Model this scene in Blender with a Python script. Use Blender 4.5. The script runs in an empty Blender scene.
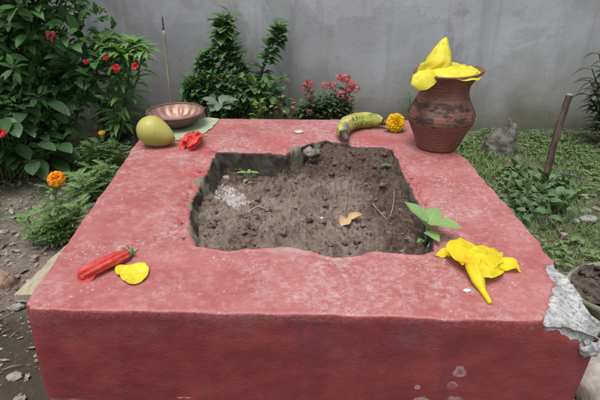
import bpy, math, random
from mathutils import Vector, Matrix, noise

random.seed(7)
SC = bpy.context.scene
COL = SC.collection
PI = math.pi

# ------------------------------------------------------------------ camera
CAM_Z = 0.85
FPX = 496.0
PITCH = math.radians(27.3)
SP, CP = math.sin(PITCH), math.cos(PITCH)


def ray(u, v):
    x = (u - 300) / FPX
    y = (v - 200) / FPX
    return Vector((x, CP - y * SP, -SP - y * CP))


def atz(u, v, z=0.30):
    d = ray(u, v)
    return Vector((0, 0, CAM_Z)) + d * ((CAM_Z - z) / -d.z)


def aty(u, v, Y):
    d = ray(u, v)
    return Vector((0, 0, CAM_Z)) + d * (Y / d.y)


cam = bpy.data.cameras.new('camera')
cam.sensor_width = 36
cam.lens = 36 * FPX / 600
cam.clip_start = 0.02
cam.clip_end = 500
co = bpy.data.objects.new('camera', cam)
COL.objects.link(co)
co.location = (0, 0, CAM_Z)
co.rotation_euler = (PI / 2 - PITCH, 0, 0)
SC.camera = co

TOP = 0.30      # height of the altar's top face


# ------------------------------------------------------------------ helpers
def nz(p, s=1.0, seed=0.0):
    return noise.noise(Vector((p[0] * s + seed * 17.3, p[1] * s - seed * 5.1, p[2] * s + seed * 3.7)))


def fbm(p, s=1.0, o=4, seed=0.0):
    return noise.fractal(Vector((p[0] * s + seed * 17.3, p[1] * s - seed * 5.1, p[2] * s + seed * 3.7)), 1.0, 2.0, o)


def smooth(a, b, x):
    t = max(0.0, min(1.0, (x - a) / (b - a)))
    return t * t * (3 - 2 * t)


def lerp(a, b, t):
    return a + (b - a) * t


class MB:
    """collects one mesh with float point attributes"""

    def __init__(self):
        self.v = []
        self.f = []
        self.at = {}

    def vert(self, p, **kw):
        i = len(self.v)
        self.v.append((p[0], p[1], p[2]))
        for k, x in kw.items():
            self.at.setdefault(k, {})[i] = x
        return i

    def grid(self, rows, closed_u=False, closed_v=False, attrs=None):
        base = len(self.v)
        R, Cn = len(rows), len(rows[0])
        for a, r in enumerate(rows):
            for b, p in enumerate(r):
                self.vert(p, **(attrs(a, b) if attrs else {}))
        for a in range(R if closed_v else R - 1):
            for b in range(Cn if closed_u else Cn - 1):
                a2, b2 = (a + 1) % R, (b + 1) % Cn
                self.f.append((base + a * Cn + b, base + a * Cn + b2, base + a2 * Cn + b2, base + a2 * Cn + b))
        return base

    def build(self, name, mat, parent=None, origin=None, flat=False):
        me = bpy.data.meshes.new(name)
        o0 = Vector((0, 0, 0))
        if parent is not None:
            o0 = Vector(parent.location)
            q = parent
            while q.parent is not None:
                q = q.parent
                o0 += Vector(q.location)
        elif origin is not None:
            o0 = Vector(origin)
        me.from_pydata([(x - o0.x, y - o0.y, z - o0.z) for x, y, z in self.v], [], self.f)
        n = len(self.v)
        for k, d in self.at.items():
            a = me.attributes.new(k, 'FLOAT', 'POINT')
            a.data.foreach_set('value', [d.get(i, 0.0) for i in range(n)])
        if not flat:
            me.polygons.foreach_set('use_smooth', [True] * len(me.polygons))
        me.materials.append(mat)
        me.update()
        ob = bpy.data.objects.new(name, me)
        COL.objects.link(ob)
        if parent is not None:
            ob.parent = parent
        elif origin is not None:
            ob.location = o0
        return ob


def empty(name, loc):
    o = bpy.data.objects.new(name, None)
    COL.objects.link(o)
    o.empty_display_size = 0.05
    o.location = loc
    return o


def tag(o, label=None, cat=None, group=None, kind=None):
    if label:
        o['label'] = label
    if cat:
        o['category'] = cat
    if group:
        o['group'] = group
    if kind:
        o['kind'] = kind
    return o


def frame(t, n=Vector((0, 0, 1))):
    t = t.normalized()
    s = t.cross(n)
    if s.length < 1e-4:
        s = t.cross(Vector((0, 1, 0.1)))
    s.normalize()
    return t, s, s.cross(t).normalized()


def tube(mb, pts, rad, n=8, seed=0.0, rough=0.0, caps=True, flute=None, **kw):
    pts = [Vector(p) for p in pts]
    rows = []
    for i, p in enumerate(pts):
        a, b = pts[max(0, i - 1)], pts[min(len(pts) - 1, i + 1)]
        t, s, u = frame(b - a)
        r = rad[i] if isinstance(rad, (list, tuple)) else rad
        row = []
        for k in range(n):
            th = 2 * PI * k / n
            rr = r
            if flute:
                rr = r * flute(i / (len(pts) - 1), th)
            q = p + (s * math.cos(th) + u * math.sin(th)) * rr
            if rough:
                q = q + (q - p).normalized() * nz(q, 60, seed) * rough
            row.append(q)
        rows.append(row)
    L = len(rows) - 1
    at = (lambda a, b: dict(kw, vv=a / L, uu=b / n))
    base = mb.grid(rows, closed_u=True, attrs=at)
    if caps:
        for ri, rev in ((0, False), (L, True)):
            c = mb.vert(pts[ri], **dict(kw, vv=ri / L, uu=0))
            for k in range(n):
                a, b = base + ri * n + k, base + ri * n + (k + 1) % n
                mb.f.append((c, b, a) if not rev else (c, a, b))


def curve(pts, n):
    """catmull-rom resample"""
    pts = [Vector(p) for p in pts]
    if len(pts) == 2:
        return [pts[0].lerp(pts[1], i / (n - 1)) for i in range(n)]
    out = []
    m = len(pts) - 1
    for i in range(n):
        x = i / (n - 1) * m
        k = min(int(x), m - 1)
        t = x - k
        p0, p1, p2, p3 = pts[max(0, k - 1)], pts[k], pts[k + 1], pts[min(m, k + 2)]
        out.append(0.5 * ((2 * p1) + (p2 - p0) * t + (2 * p0 - 5 * p1 + 4 * p2 - p3) * t * t + (3 * p1 - p0 - 3 * p2 + p3) * t ** 3))
    return out


def interp(vals, n):
    m = len(vals) - 1
    out = []
    for i in range(n):
        x = i / (n - 1) * m
        k = min(int(x), m - 1)
        t = x - k
        t = t * t * (3 - 2 * t) * 0.5 + t * 0.5
        out.append(lerp(vals[k], vals[k + 1], t))
    return out


def ribbon(mb, pts, widths, nrm=Vector((0, 0, 1)), cup=0.0, ruffle=0.0, seed=0.0, n=14, m=7, fine=90, rnd=0.5):
    c = curve(pts, n)
    w = interp(widths, n)
    rows = []
    for i, p in enumerate(c):
        a, b = c[max(0, i - 1)], c[min(n - 1, i + 1)]
        t, s, u = frame(b - a, nrm)
        row = []
        for j in range(m):
            x = 2 * j / (m - 1) - 1
            q = p + s * (w[i] * x) + u * (cup * w[i] * x * x)
            q = q + u * (ruffle * nz(q, fine, seed) * (0.3 + abs(x))) + s * (w[i] * 0.12 * nz(q, fine * 1.3, seed + 3))
            row.append(q)
        rows.append(row)
    mb.grid(rows, attrs=lambda a, b: dict(vv=a / (n - 1), uu=2 * b / (m - 1) - 1, rnd=rnd))


def add_leaf(mb, base, d, up, L, W, fold=0.25, droop=0.3, rnd=0.5, shape='ovate', segs=6, wav=0.0):
    d = d.normalized()
    t, s, u = frame(d, up)
    pos = Vector(base)
    idx = []
    dirv = t.copy()
    step = L / segs
    axis = s
    for i in range(segs + 1):
        x = i / segs
        if shape == 'ovate':
            w = math.sin(PI * min(1, x ** 0.75)) ** 0.85 * (1 - 0.15 * x)
        elif shape == 'obovate':
            w = math.sin(PI * x ** 1.25) ** 0.8
        elif shape == 'lance':
            w = math.sin(PI * x ** 0.62) ** 1.05
        else:
            w = (1 - x) ** 0.7 * min(1, 0.5 + 3 * x)
        w *= W * 0.5
        uu = axis.cross(dirv).normalized()
        ww = wav * math.sin(x * 9 + rnd * 20) * w
        a = mb.vert(pos + s * w + uu * (w * fold + ww), uu=1.0, vv=x, rnd=rnd)
        b = mb.vert(pos, uu=0.0, vv=x, rnd=rnd)
        c = mb.vert(pos - s * w + uu * (w * fold - ww), uu=-1.0, vv=x, rnd=rnd)
        idx.append((a, b, c))
        pos = pos + dirv * step
        dirv = (Matrix.Rotation(-droop / segs, 3, axis) @ dirv)
    for i in range(segs):
        a, b = idx[i], idx[i + 1]
        mb.f.append((a[0], a[1], b[1], b[0]))
        mb.f.append((a[1], a[2], b[2], b[1]))


def lump(mb, c, r, seed, sq=(1, 1, 1), amp=0.35, n=10, freq=2.2, rnd=0.5, sharp=False):
    """an uneven stone or clod"""
    rows = []
    for i in range(n + 1):
        th = PI * i / n
        row = []
        for k in range(2 * n):
            ph = 2 * PI * k / (2 * n)
            q = Vector((math.sin(th) * math.cos(ph), math.sin(th) * math.sin(ph), math.cos(th)))
            h = 1 + amp * nz(q, freq, seed) + amp * 0.5 * nz(q, freq * 2.3, seed + 1)
            if sharp:
                h = 1 + amp * (noise.cell(q * freq + Vector((seed, seed, 0))) - 0.5) + amp * 0.4 * nz(q, freq * 3, seed)
            row.append(Vector(c) + Vector((q.x * sq[0], q.y * sq[1], q.z * sq[2])) * (r * h))
        rows.append(row)
    mb.grid(rows, closed_u=True, attrs=lambda a, b: dict(rnd=rnd))


def lathe(mb, c, prof, n=64, f=None, **kw):
    rows = []
    for r, z in prof:
        row = []
        for k in range(n):
            th = 2 * PI * k / n
            p = Vector((r * math.cos(th), r * math.sin(th), z))
            if f:
                p = f(p, th)
            row.append(Vector(c) + p)
        rows.append(row)
    mb.grid(rows, closed_u=True, attrs=lambda a, b: dict(kw, vv=a / (len(prof) - 1)))


# ------------------------------------------------------------------ materials
class NT:
    def __init__(self, name):
        self.m = bpy.data.materials.new(name)
        self.m.use_nodes = True
        self.t = self.m.node_tree
        self.t.nodes.clear()
        self.out = self.t.nodes.new('ShaderNodeOutputMaterial')
        self.b = self.t.nodes.new('ShaderNodeBsdfPrincipled')
        self.t.links.new(self.b.outputs[0], self.out.inputs[0])

    def n(self, typ, ins=None, **props):
        nd = self.t.nodes.new(typ)
        for k, x in props.items():
            setattr(nd, k, x)
        for k, x in (ins or {}).items():
            self.set(nd.inputs[k], x)
        return nd

    def set(self, sock, x):
        if hasattr(x, 'is_linked') or isinstance(x, bpy.types.NodeSocket):
            self.t.links.new(x, sock)
        elif sock.type == 'RGBA' and not isinstance(x, float):
            sock.default_value = (x[0], x[1], x[2], 1)
        else:
            sock.default_value = x

    def pos(self):
        return self.n('ShaderNodeNewGeometry').outputs['Position']

    def attr(self, name):
        return self.n('ShaderNodeAttribute', attribute_name=name).outputs['Fac']

    def noise(self, vec, scale, detail=4, rough=0.55, dist=0.0):
        return self.n('ShaderNodeTexNoise', {'Vector': vec, 'Scale': float(scale), 'Detail': float(detail), 'Roughness': rough, 'Distortion': dist}).outputs[0]

    def vor(self, vec, scale, feature='F1', rnd=1.0):
        return self.n('ShaderNodeTexVoronoi', {'Vector': vec, 'Scale': float(scale), 'Randomness': rnd}, feature=feature).outputs[0]

    def map(self, vec, scale=(1, 1, 1), loc=(0, 0, 0)):
        return self.n('ShaderNodeMapping', {'Vector': vec, 'Scale': scale, 'Location': loc}).outputs[0]

    def ramp(self, fac, a, b, lo=0.0, hi=1.0):
        return self.n('ShaderNodeMapRange', {'Value': fac, 'From Min': float(a), 'From Max': float(b), 'To Min': float(lo), 'To Max': float(hi)}, interpolation_type='SMOOTHSTEP').outputs[0]

    def math(self, op, a, b=0.0):
        nd = self.n('ShaderNodeMath', operation=op)
        self.set(nd.inputs[0], a)
        self.set(nd.inputs[1], b)
        return nd.outputs[0]

    def mix(self, f, a, b, mode='MIX'):
        nd = self.n('ShaderNodeMix', data_type='RGBA', blend_type=mode)
        self.set(nd.inputs[0], f)
        self.set(nd.inputs[6], a)
        self.set(nd.inputs[7], b)
        return nd.outputs[2]

    def bump(self, h, strength=0.5, dist=0.01, normal=None):
        nd = self.n('ShaderNodeBump', {'Height': h, 'Strength': strength, 'Distance': dist})
        if normal is not None:
            self.set(nd.inputs['Normal'], normal)
        self.t.links.new(nd.outputs[0], self.b.inputs['Normal'])
        return nd.outputs[0]

    def fin(self, col, rough=0.6, spec=0.5, sss=None, coat=None):
        self.set(self.b.inputs['Base Color'], col)
        self.set(self.b.inputs['Roughness'], rough)
        self.b.inputs['Specular IOR Level'].default_value = spec
        if sss:
            self.b.inputs['Subsurface Weight'].default_value = sss
            self.b.inputs['Subsurface Radius'].default_value = (0.01, 0.006, 0.003)
            self.b.inputs['Subsurface Scale'].default_value = 0.4
        return self.m


def leaf_mat(name, c1, c2, rib=0.5, rough=0.42, trans=0.25, spot=None, spec=0.45, hi=None):
    k = NT(name)
    rnd = k.attr('rnd')
    uu, vv = k.attr('uu'), k.attr('vv')
    p = k.pos()
    col = k.mix(rnd, c1, c2)
    if hi:
        col = k.mix(k.ramp(rnd, 0.92, 0.95), col, hi)
        col = k.mix(k.ramp(rnd, 0.985, 0.99), col, (0.30, 0.24, 0.05))
    big = k.noise(p, 9, 2)
    col = k.mix(k.ramp(big, 0.3, 0.7), col, k.mix(1.0, col, (0.72, 0.8, 0.72), 'MULTIPLY'))
    fine = k.noise(p, 160, 3)
    col = k.mix(k.ramp(fine, 0.35, 0.75, 0, 0.35), col, (c2[0] * 1.3, c2[1] * 1.25, c2[2] * 1.1))
    au = k.math('ABSOLUTE', uu)
    ribm = k.ramp(au, 0.02, 0.14, rib, 0.0)
    col = k.mix(ribm, col, (c2[0] * 1.8, c2[1] * 1.6, c2[2] * 1.5))
    # side veins
    w = k.math('SINE', k.math('MULTIPLY', k.math('SUBTRACT', vv, k.math('MULTIPLY', au, 0.18)), 48.0))
    h = k.math('ADD', k.math('MULTIPLY', w, 0.3), k.ramp(au, 0.0, 0.2, -0.5, 0.0))
    k.bump(h, 0.35, 0.0015)
    if spot:
        sp = k.ramp(k.noise(p, 70, 2), 0.66, 0.72)
        col = k.mix(sp, col, spot)
    geo = k.n('ShaderNodeNewGeometry')
    col = k.mix(k.math('MULTIPLY', geo.outputs['Backfacing'], 0.5), col, (c2[0] * 1.35 + 0.01, c2[1] * 1.25 + 0.01, c2[2] * 1.35 + 0.01))
    k.fin(col, k.ramp(fine, 0.3, 0.7, rough - 0.06, rough + 0.1), spec)
    if trans:
        tr = k.n('ShaderNodeBsdfTranslucent', {'Color': k.mix(1.0, col, (1.5, 1.6, 0.6), 'MULTIPLY')})
        ms = k.n('ShaderNodeMixShader', {0: trans, 1: k.b.outputs[0], 2: tr.outputs[0]})
        k.t.links.new(ms.outputs[0], k.out.inputs[0])
    return k.m


def petal_mat(name, c1, c2, throat=None, rough=0.5, trans=0.3, streak=True):
    k = NT(name)
    uu, vv, rnd = k.attr('uu'), k.attr('vv'), k.attr('rnd')
    p = k.pos()
    col = k.mix(k.ramp(k.noise(p, 60, 3), 0.3, 0.7), c1, c2)
    col = k.mix(k.math('MULTIPLY', rnd, 0.4), col, c2)
    if throat:
        col = k.mix(k.ramp(vv, 0.0, 0.45, 0.8, 0.0), col, throat)
    v = k.n('ShaderNodeCombineXYZ', {'X': k.math('MULTIPLY', uu, 14.0), 'Y': k.math('MULTIPLY', vv, 1.5), 'Z': rnd}).outputs[0]
    st = k.noise(v, 1.6, 3)
    h = k.math('ADD', k.math('MULTIPLY', st, 0.6), k.math('MULTIPLY', k.noise(p, 220, 3), 0.4))
    if streak:
        col = k.mix(k.ramp(st, 0.45, 0.75, 0, 0.5), col, (c1[0] * 0.82, c1[1] * 0.66, c1[2] * 0.7))
        col = k.mix(k.ramp(k.noise(p, 95, 4, 0.6), 0.6, 0.74, 0, 0.45), col, (c1[0] * 0.80, c1[1] * 0.66, c1[2] * 0.6))
    k.bump(h, 0.38, 0.003)
    k.fin(col, rough, 0.3)
    if trans:
        tr = k.n('ShaderNodeBsdfTranslucent', {'Color': col})
        ms = k.n('ShaderNodeMixShader', {0: trans, 1: k.b.outputs[0], 2: tr.outputs[0]})
        k.t.links.new(ms.outputs[0], k.out.inputs[0])
    return k.m


def simple_mat(name, c1, c2, scale=40, rough=0.7, bump=0.4, bdist=0.003, spec=0.4, c3=None, stretch=None):
    k = NT(name)
    p = k.pos()
    if stretch:
        p = k.map(p, stretch)
    a = k.noise(p, scale, 5)
    col = k.mix(k.ramp(a, 0.32, 0.68), c1, c2)
    if c3:
        col = k.mix(k.ramp(k.noise(p, scale * 0.35, 3, dist=0.5), 0.52, 0.62), col, c3)
    b = k.noise(p, scale * 4, 4)
    k.bump(k.math('ADD', a, k.math('MULTIPLY', b, 0.5)), bump, bdist)
    return k.fin(col, k.ramp(b, 0.3, 0.7, max(0.05, rough - 0.1), min(1, rough + 0.1)), spec)


def wall_material():
    k = NT('weathered_cement_plaster')
    p = k.pos()
    base = k.mix(k.ramp(k.noise(p, 2.2, 5, 0.6), 0.3, 0.7), (0.315, 0.321, 0.333), (0.412, 0.421, 0.440))
    # cloudy trowelled patches
    base = k.mix(k.ramp(k.noise(k.map(p, (1, 1, 0.6)), 5.5, 6, 0.65, 0.6), 0.45, 0.72, 0, 0.6), base, (0.435, 0.455, 0.49))
    pw = k.noise(p, 1.7, 6, 0.62, 0.8)
    base = k.mix(k.ramp(pw, 0.535, 0.553, 0, 0.45), base, (0.475, 0.49, 0.525))
    wp = k.n('ShaderNodeVectorMath', {0: p, 1: k.n('ShaderNodeTexNoise', {'Vector': p, 'Scale': 6.0, 'Detail': 5.0}).outputs[1]}, operation='ADD').outputs[0]
    ck = k.ramp(k.vor(wp, 1.3, 'DISTANCE_TO_EDGE'), 0.001, 0.006, 1, 0)
    ck = k.math('MULTIPLY', ck, k.ramp(k.noise(p, 1.9, 2), 0.5, 0.6))
    base = k.mix(k.math('MULTIPLY', ck, 0.6), base, (0.12, 0.12, 0.12))
    base = k.mix(k.ramp(k.noise(k.map(p, (1, 1, 0.8), (5, 0, 2)), 2.6, 6, 0.65, 0.5), 0.56, 0.64, 0, 0.35), base, (0.225, 0.225, 0.225))
    # rain streaks running down
    st = k.noise(k.map(p, (9, 9, 0.55)), 1.0, 5, 0.6, 0.3)
    base = k.mix(k.ramp(st, 0.5, 0.72, 0, 0.55), base, (0.205, 0.210, 0.218))
    st2 = k.noise(k.map(p, (22, 22, 0.9), (3, 1, 0)), 1.0, 4)
    base = k.mix(k.ramp(st2, 0.56, 0.75, 0, 0.3), base, (0.48, 0.487, 0.505))
    # damp, algae-stained foot of the wall
    z = k.n('ShaderNodeSeparateXYZ', {0: p}).outputs[2]
    zz = k.math('ADD', z, k.math('MULTIPLY', k.math('SUBTRACT', k.noise(p, 3.5, 5), 0.5), 0.5))
    base = k.mix(k.ramp(zz, 0.02, 0.5, 0.75, 0.0), base, (0.23, 0.212, 0.185))
    base = k.mix(k.ramp(zz, -0.02, 0.26, 0.7, 0.0), base, (0.110, 0.112, 0.075))
    # small pits and specks
    sp = k.noise(p, 85, 3)
    base = k.mix(k.ramp(sp, 0.66, 0.76, 0, 0.5), base, (0.1, 0.1, 0.1))
    base = k.mix(k.ramp(k.noise(p, 45, 2), 0.7, 0.76, 0, 0.4), base, (0.55, 0.55, 0.55))
    h = k.math('ADD', k.math('MULTIPLY', k.noise(p, 30, 6, 0.65), 0.6), k.math('MULTIPLY', k.noise(k.map(p, (1, 1, 0.7)), 6, 4, 0.5, 1.0), 0.9))
    k.bump(h, 0.28, 0.007)
    return k.fin(base, 0.85, 0.25)


def altar_material():
    k = NT('faded_red_paint_over_cement')
    p = k.pos()
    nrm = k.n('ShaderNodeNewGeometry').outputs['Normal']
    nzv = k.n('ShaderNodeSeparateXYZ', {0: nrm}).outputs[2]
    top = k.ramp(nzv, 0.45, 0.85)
    n1 = k.noise(p, 9, 5, 0.6)
    n2 = k.noise(p, 55, 5, 0.65)
    n3 = k.noise(p, 210, 4, 0.6)
    # vertical faces keep their deep red
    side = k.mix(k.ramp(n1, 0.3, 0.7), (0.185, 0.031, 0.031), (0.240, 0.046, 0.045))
    side = k.mix(k.ramp(k.noise(k.map(p, (1, 1, 1.4)), 7, 5, 0.6), 0.5, 0.75, 0, 0.55), side, (0.135, 0.034, 0.044))
    side = k.mix(k.ramp(n3, 0.66, 0.82, 0, 0.35), side, (0.33, 0.11, 0.105))
    drip = k.math('MULTIPLY', k.ramp(k.noise(k.map(p, (16, 16, 1.1)), 1.0, 4, 0.6, 0.2), 0.52, 0.7), k.ramp(k.noise(p, 5, 3), 0.4, 0.65))
    side = k.mix(k.math('MULTIPLY', drip, 0.8), side, (0.100, 0.040, 0.052))
    zc = k.n('ShaderNodeSeparateXYZ', {0: p}).outputs[2]
    haze_ = k.math('MULTIPLY', k.ramp(zc, 0.20, 0.29, 0, 1), k.ramp(k.noise(k.map(p, (1.2, 1, 2)), 4.5, 4, 0.6, 0.4), 0.45, 0.65))
    side = k.mix(k.math('MULTIPLY', haze_, k.ramp(n2, 0.35, 0.65, 0.25, 0.75)), side, (0.185, 0.088, 0.090))
    scr = k.ramp(k.noise(k.map(p, (26, 26, 120)), 1.0, 3, 0.6, 1.2), 0.66, 0.71)
    side = k.mix(k.math('MULTIPLY', k.math('MULTIPLY', scr, k.ramp(zc, 0.17, 0.28, 0.1, 1)), 0.55), side, (0.33, 0.175, 0.17))
    side = k.mix(k.ramp(k.noise(k.map(p, (6, 6, 30)), 3.0, 5, 0.65, 0.4), 0.66, 0.78, 0, 0.35), side, (0.36, 0.16, 0.16))
    # the top is bleached, with a chalky bloom
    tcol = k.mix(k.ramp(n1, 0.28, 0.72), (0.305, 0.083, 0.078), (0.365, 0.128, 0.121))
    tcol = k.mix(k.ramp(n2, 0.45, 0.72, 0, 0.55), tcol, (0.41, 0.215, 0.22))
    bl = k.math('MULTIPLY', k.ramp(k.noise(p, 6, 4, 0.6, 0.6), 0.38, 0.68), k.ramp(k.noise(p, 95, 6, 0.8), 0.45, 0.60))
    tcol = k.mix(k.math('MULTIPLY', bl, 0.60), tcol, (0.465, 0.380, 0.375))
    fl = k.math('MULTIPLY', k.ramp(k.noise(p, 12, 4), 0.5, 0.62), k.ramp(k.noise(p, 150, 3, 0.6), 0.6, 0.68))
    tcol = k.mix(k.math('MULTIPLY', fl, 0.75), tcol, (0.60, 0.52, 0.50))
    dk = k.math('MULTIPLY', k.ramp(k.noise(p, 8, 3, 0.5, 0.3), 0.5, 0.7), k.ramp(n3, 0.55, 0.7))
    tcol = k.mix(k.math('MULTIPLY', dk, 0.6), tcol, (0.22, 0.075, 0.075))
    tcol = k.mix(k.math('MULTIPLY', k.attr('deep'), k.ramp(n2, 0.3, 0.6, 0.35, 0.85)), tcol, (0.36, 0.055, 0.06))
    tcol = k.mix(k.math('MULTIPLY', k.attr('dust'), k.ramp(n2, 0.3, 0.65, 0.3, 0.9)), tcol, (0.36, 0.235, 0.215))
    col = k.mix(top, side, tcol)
    # scuffed light arris
    col = k.mix(k.math('MULTIPLY', k.attr('edge'), k.ramp(n3, 0.42, 0.6, 0.0, 0.35)), col, (0.40, 0.13, 0.128))
    flatp = k.map(p, (1, 0, 1))
    onfront = k.ramp(k.n('ShaderNodeSeparateXYZ', {0: p}).outputs[1], 0.70, 0.72, 1, 0)
    # splashes on the front face
    for (u, v, r) in ((457, 367, 0.013), (419, 397, 0.018), (453, 397, 0.015), (450, 381, 0.010), (416, 383, 0.006)):
        c = aty(u, v, 0.645)
        c.y = 0
        dd = k.n('ShaderNodeVectorMath', {0: flatp, 1: c}, operation='DISTANCE').outputs['Value']
        dd = k.math('ADD', dd, k.math('MULTIPLY', k.math('SUBTRACT', k.noise(p, 55, 3), 0.5), r * 2.2))
        a = k.math('MULTIPLY', k.ramp(dd, r * 0.65, r, 1, 0), k.ramp(k.math('ADD', dd, k.math('MULTIPLY', k.math('SUBTRACT', k.noise(p, 40, 2), 0.5), r * 2.0)), r * 0.1, r * 1.0, 0.15, 0.75))
        col = k.mix(k.math('MULTIPLY', k.math('MULTIPLY', a, onfront), k.ramp(k.noise(p, 60, 2, 0.5), 0.3, 0.55, 0.25, 0.9)), col, (0.50, 0.42, 0.44))
    # inside walls: bare, damp and mossy
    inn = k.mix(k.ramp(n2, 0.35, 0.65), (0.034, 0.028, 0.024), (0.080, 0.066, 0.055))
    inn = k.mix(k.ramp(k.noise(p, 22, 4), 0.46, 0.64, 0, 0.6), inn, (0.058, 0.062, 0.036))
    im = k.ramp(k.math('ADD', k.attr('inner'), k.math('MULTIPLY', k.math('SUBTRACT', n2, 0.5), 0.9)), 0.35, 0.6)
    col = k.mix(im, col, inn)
    moss = k.mix(k.ramp(n3, 0.35, 0.65), (0.13, 0.125, 0.085), (0.225, 0.21, 0.15))
    mm = k.ramp(k.math('ADD', k.attr('moss'), k.math('MULTIPLY', k.math('SUBTRACT', n2, 0.5), 1.3)), 0.45, 0.7)
    col = k.mix(mm, col, moss)
    # bare concrete where the plaster has broken off
    cn = k.mix(k.ramp(k.noise(p, 70, 6, 0.7), 0.3, 0.68), (0.25, 0.252, 0.253), (0.55, 0.55, 0.54))
    cn = k.mix(k.ramp(k.noise(p, 150, 4, 0.65), 0.52, 0.66, 0, 0.85), cn, (0.115, 0.115, 0.113))
    cn = k.mix(k.ramp(k.vor(p, 170), 0.22, 0.12, 0, 0.6), cn, (0.46, 0.43, 0.39))
    cn = k.mix(k.ramp(k.noise(p, 34, 3), 0.6, 0.72, 0, 0.5), cn, (0.30, 0.295, 0.235))
    cm = k.ramp(k.math('ADD', k.attr('chip'), k.math('MULTIPLY', k.math('SUBTRACT', k.noise(p, 95, 5, 0.65), 0.5), 0.5)), 0.42, 0.52)
    col = k.mix(cm, col, cn)
    hh = k.math('ADD', k.math('MULTIPLY', n2, 0.5), k.math('MULTIPLY', n3, 0.3))
    hh = k.math('ADD', hh, k.math('MULTIPLY', k.noise(k.map(p, (8, 8, 20)), 3, 5, 0.6), 0.2))
    hh = k.math('ADD', hh, k.math('MULTIPLY', cm, k.math('MULTIPLY', k.noise(p, 120, 6, 0.75), 1.6)))
    hh = k.math('SUBTRACT', hh, k.math('MULTIPLY', cm, 0.4))
    k.bump(hh, 0.55, 0.006)
    ro = k.mix(cm, k.ramp(n2, 0.3, 0.7, 0.42, 0.66), (0.95, 0.95, 0.95))
    ro = k.mix(im, ro, (0.95, 0.95, 0.95))
    return k.fin(col, ro, 0.4)


def soil_material():
    k = NT('dry_garden_soil')
    p = k.pos()
    n1 = k.noise(p, 14, 5, 0.6)
    n2 = k.noise(p, 90, 6, 0.7)
    col = k.mix(k.ramp(n2, 0.3, 0.7), (0.110, 0.077, 0.060), (0.300, 0.226, 0.182))
    col = k.mix(k.ramp(n1, 0.35, 0.68, 0, 0.7), col, (0.335, 0.262, 0.218))
    col = k.mix(k.math('MULTIPLY', k.attr('damp'), 0.85), col, k.mix(k.ramp(n2, 0.35, 0.7), (0.048, 0.032, 0.025), (0.150, 0.105, 0.083)))
    col = k.mix(k.ramp(k.noise(p, 150, 2), 0.68, 0.72, 0, 0.7), col, (0.38, 0.33, 0.28))
    ash = k.ramp(k.math('ADD', k.attr('ash'), k.math('MULTIPLY', k.math('SUBTRACT', k.noise(p, 120, 6, 0.8), 0.5), 3.2)), 0.66, 0.95)
    col = k.mix(k.math('MULTIPLY', ash, 0.85), col, (0.62, 0.59, 0.59))
    k.bump(k.math('ADD', n2, k.math('MULTIPLY', k.noise(p, 260, 4, 0.7), 0.5)), 0.9, 0.008)
    return k.fin(col, 0.95, 0.15)


def ground_material():
    k = NT('earth_ground')
    p = k.pos()
    n1 = k.noise(p, 4, 5, 0.6)
    n2 = k.noise(p, 50, 6, 0.7)
    col = k.mix(k.ramp(n2, 0.3, 0.7), (0.085, 0.066, 0.050), (0.215, 0.180, 0.142))
    col = k.mix(k.ramp(n1, 0.35, 0.65, 0, 0.6), col, (0.255, 0.220, 0.178))
    g = k.ramp(k.math('ADD', k.attr('green'), k.math('MULTIPLY', k.math('SUBTRACT', k.noise(p, 9, 5), 0.5), 0.9)), 0.35, 0.75)
    col = k.mix(k.math('MULTIPLY', g, 0.7), col, k.mix(k.ramp(n2, 0.3, 0.7), (0.055, 0.072, 0.035), (0.125, 0.14, 0.075)))
    col = k.mix(k.math('MULTIPLY', k.attr('dark_earth'), 0.8), col, (0.040, 0.034, 0.028))  # darker earth along the wall side and at the front left
    col = k.mix(k.ramp(k.noise(p, 120, 2), 0.69, 0.73, 0, 0.8), col, (0.42, 0.40, 0.36))
    k.bump(k.math('ADD', n2, k.math('MULTIPLY', k.noise(p, 170, 4, 0.7), 0.5)), 0.8, 0.012)
    return k.fin(col, 0.95, 0.15)


def clay_material(pot=True):
    k = NT('smoked_terracotta' if pot else 'brown_copper')
    p = k.pos()
    n1 = k.noise(p, 16, 5, 0.6)
    n2 = k.noise(p, 120, 5, 0.65)
    col = k.mix(k.ramp(n1, 0.3, 0.7), (0.128, 0.057, 0.038), (0.195, 0.092, 0.061))
    col = k.mix(k.ramp(n2, 0.5, 0.75, 0, 0.5), col, (0.235, 0.135, 0.102))
    z = k.n('ShaderNodeSeparateXYZ', {0: p}).outputs[2]
    # soot band on the shoulder
    zb = k.ramp(k.math('ABSOLUTE', k.math('SUBTRACT', z, TOP + 0.128)), 0.01, 0.055, 1.0, 0.0)
    s = k.noise(k.map(p, (1, 1, 1.7)), 26, 5, 0.62, 0.3)
    soot = k.ramp(k.math('ADD', s, k.math('MULTIPLY', zb, 0.12)), 0.585, 0.67)
    col = k.mix(k.math('MULTIPLY', soot, 0.88), col, (0.028, 0.024, 0.022))
    ring = k.n('ShaderNodeTexWave', {'Vector': p, 'Scale': 30.0, 'Distortion': 3.5, 'Detail': 3.0, 'Detail Scale': 1.5}, bands_direction='Z').outputs[1]
    col = k.mix(k.ramp(ring, 0.0, 0.25, 0.15, 0.0), col, (0.09, 0.042, 0.03))
    k.bump(k.math('ADD', k.math('MULTIPLY', ring, 0.28), k.math('MULTIPLY', n2, 0.5)), 0.5, 0.004)
    return k.fin(col, k.ramp(n2, 0.3, 0.7, 0.5, 0.75), 0.35)


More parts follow.
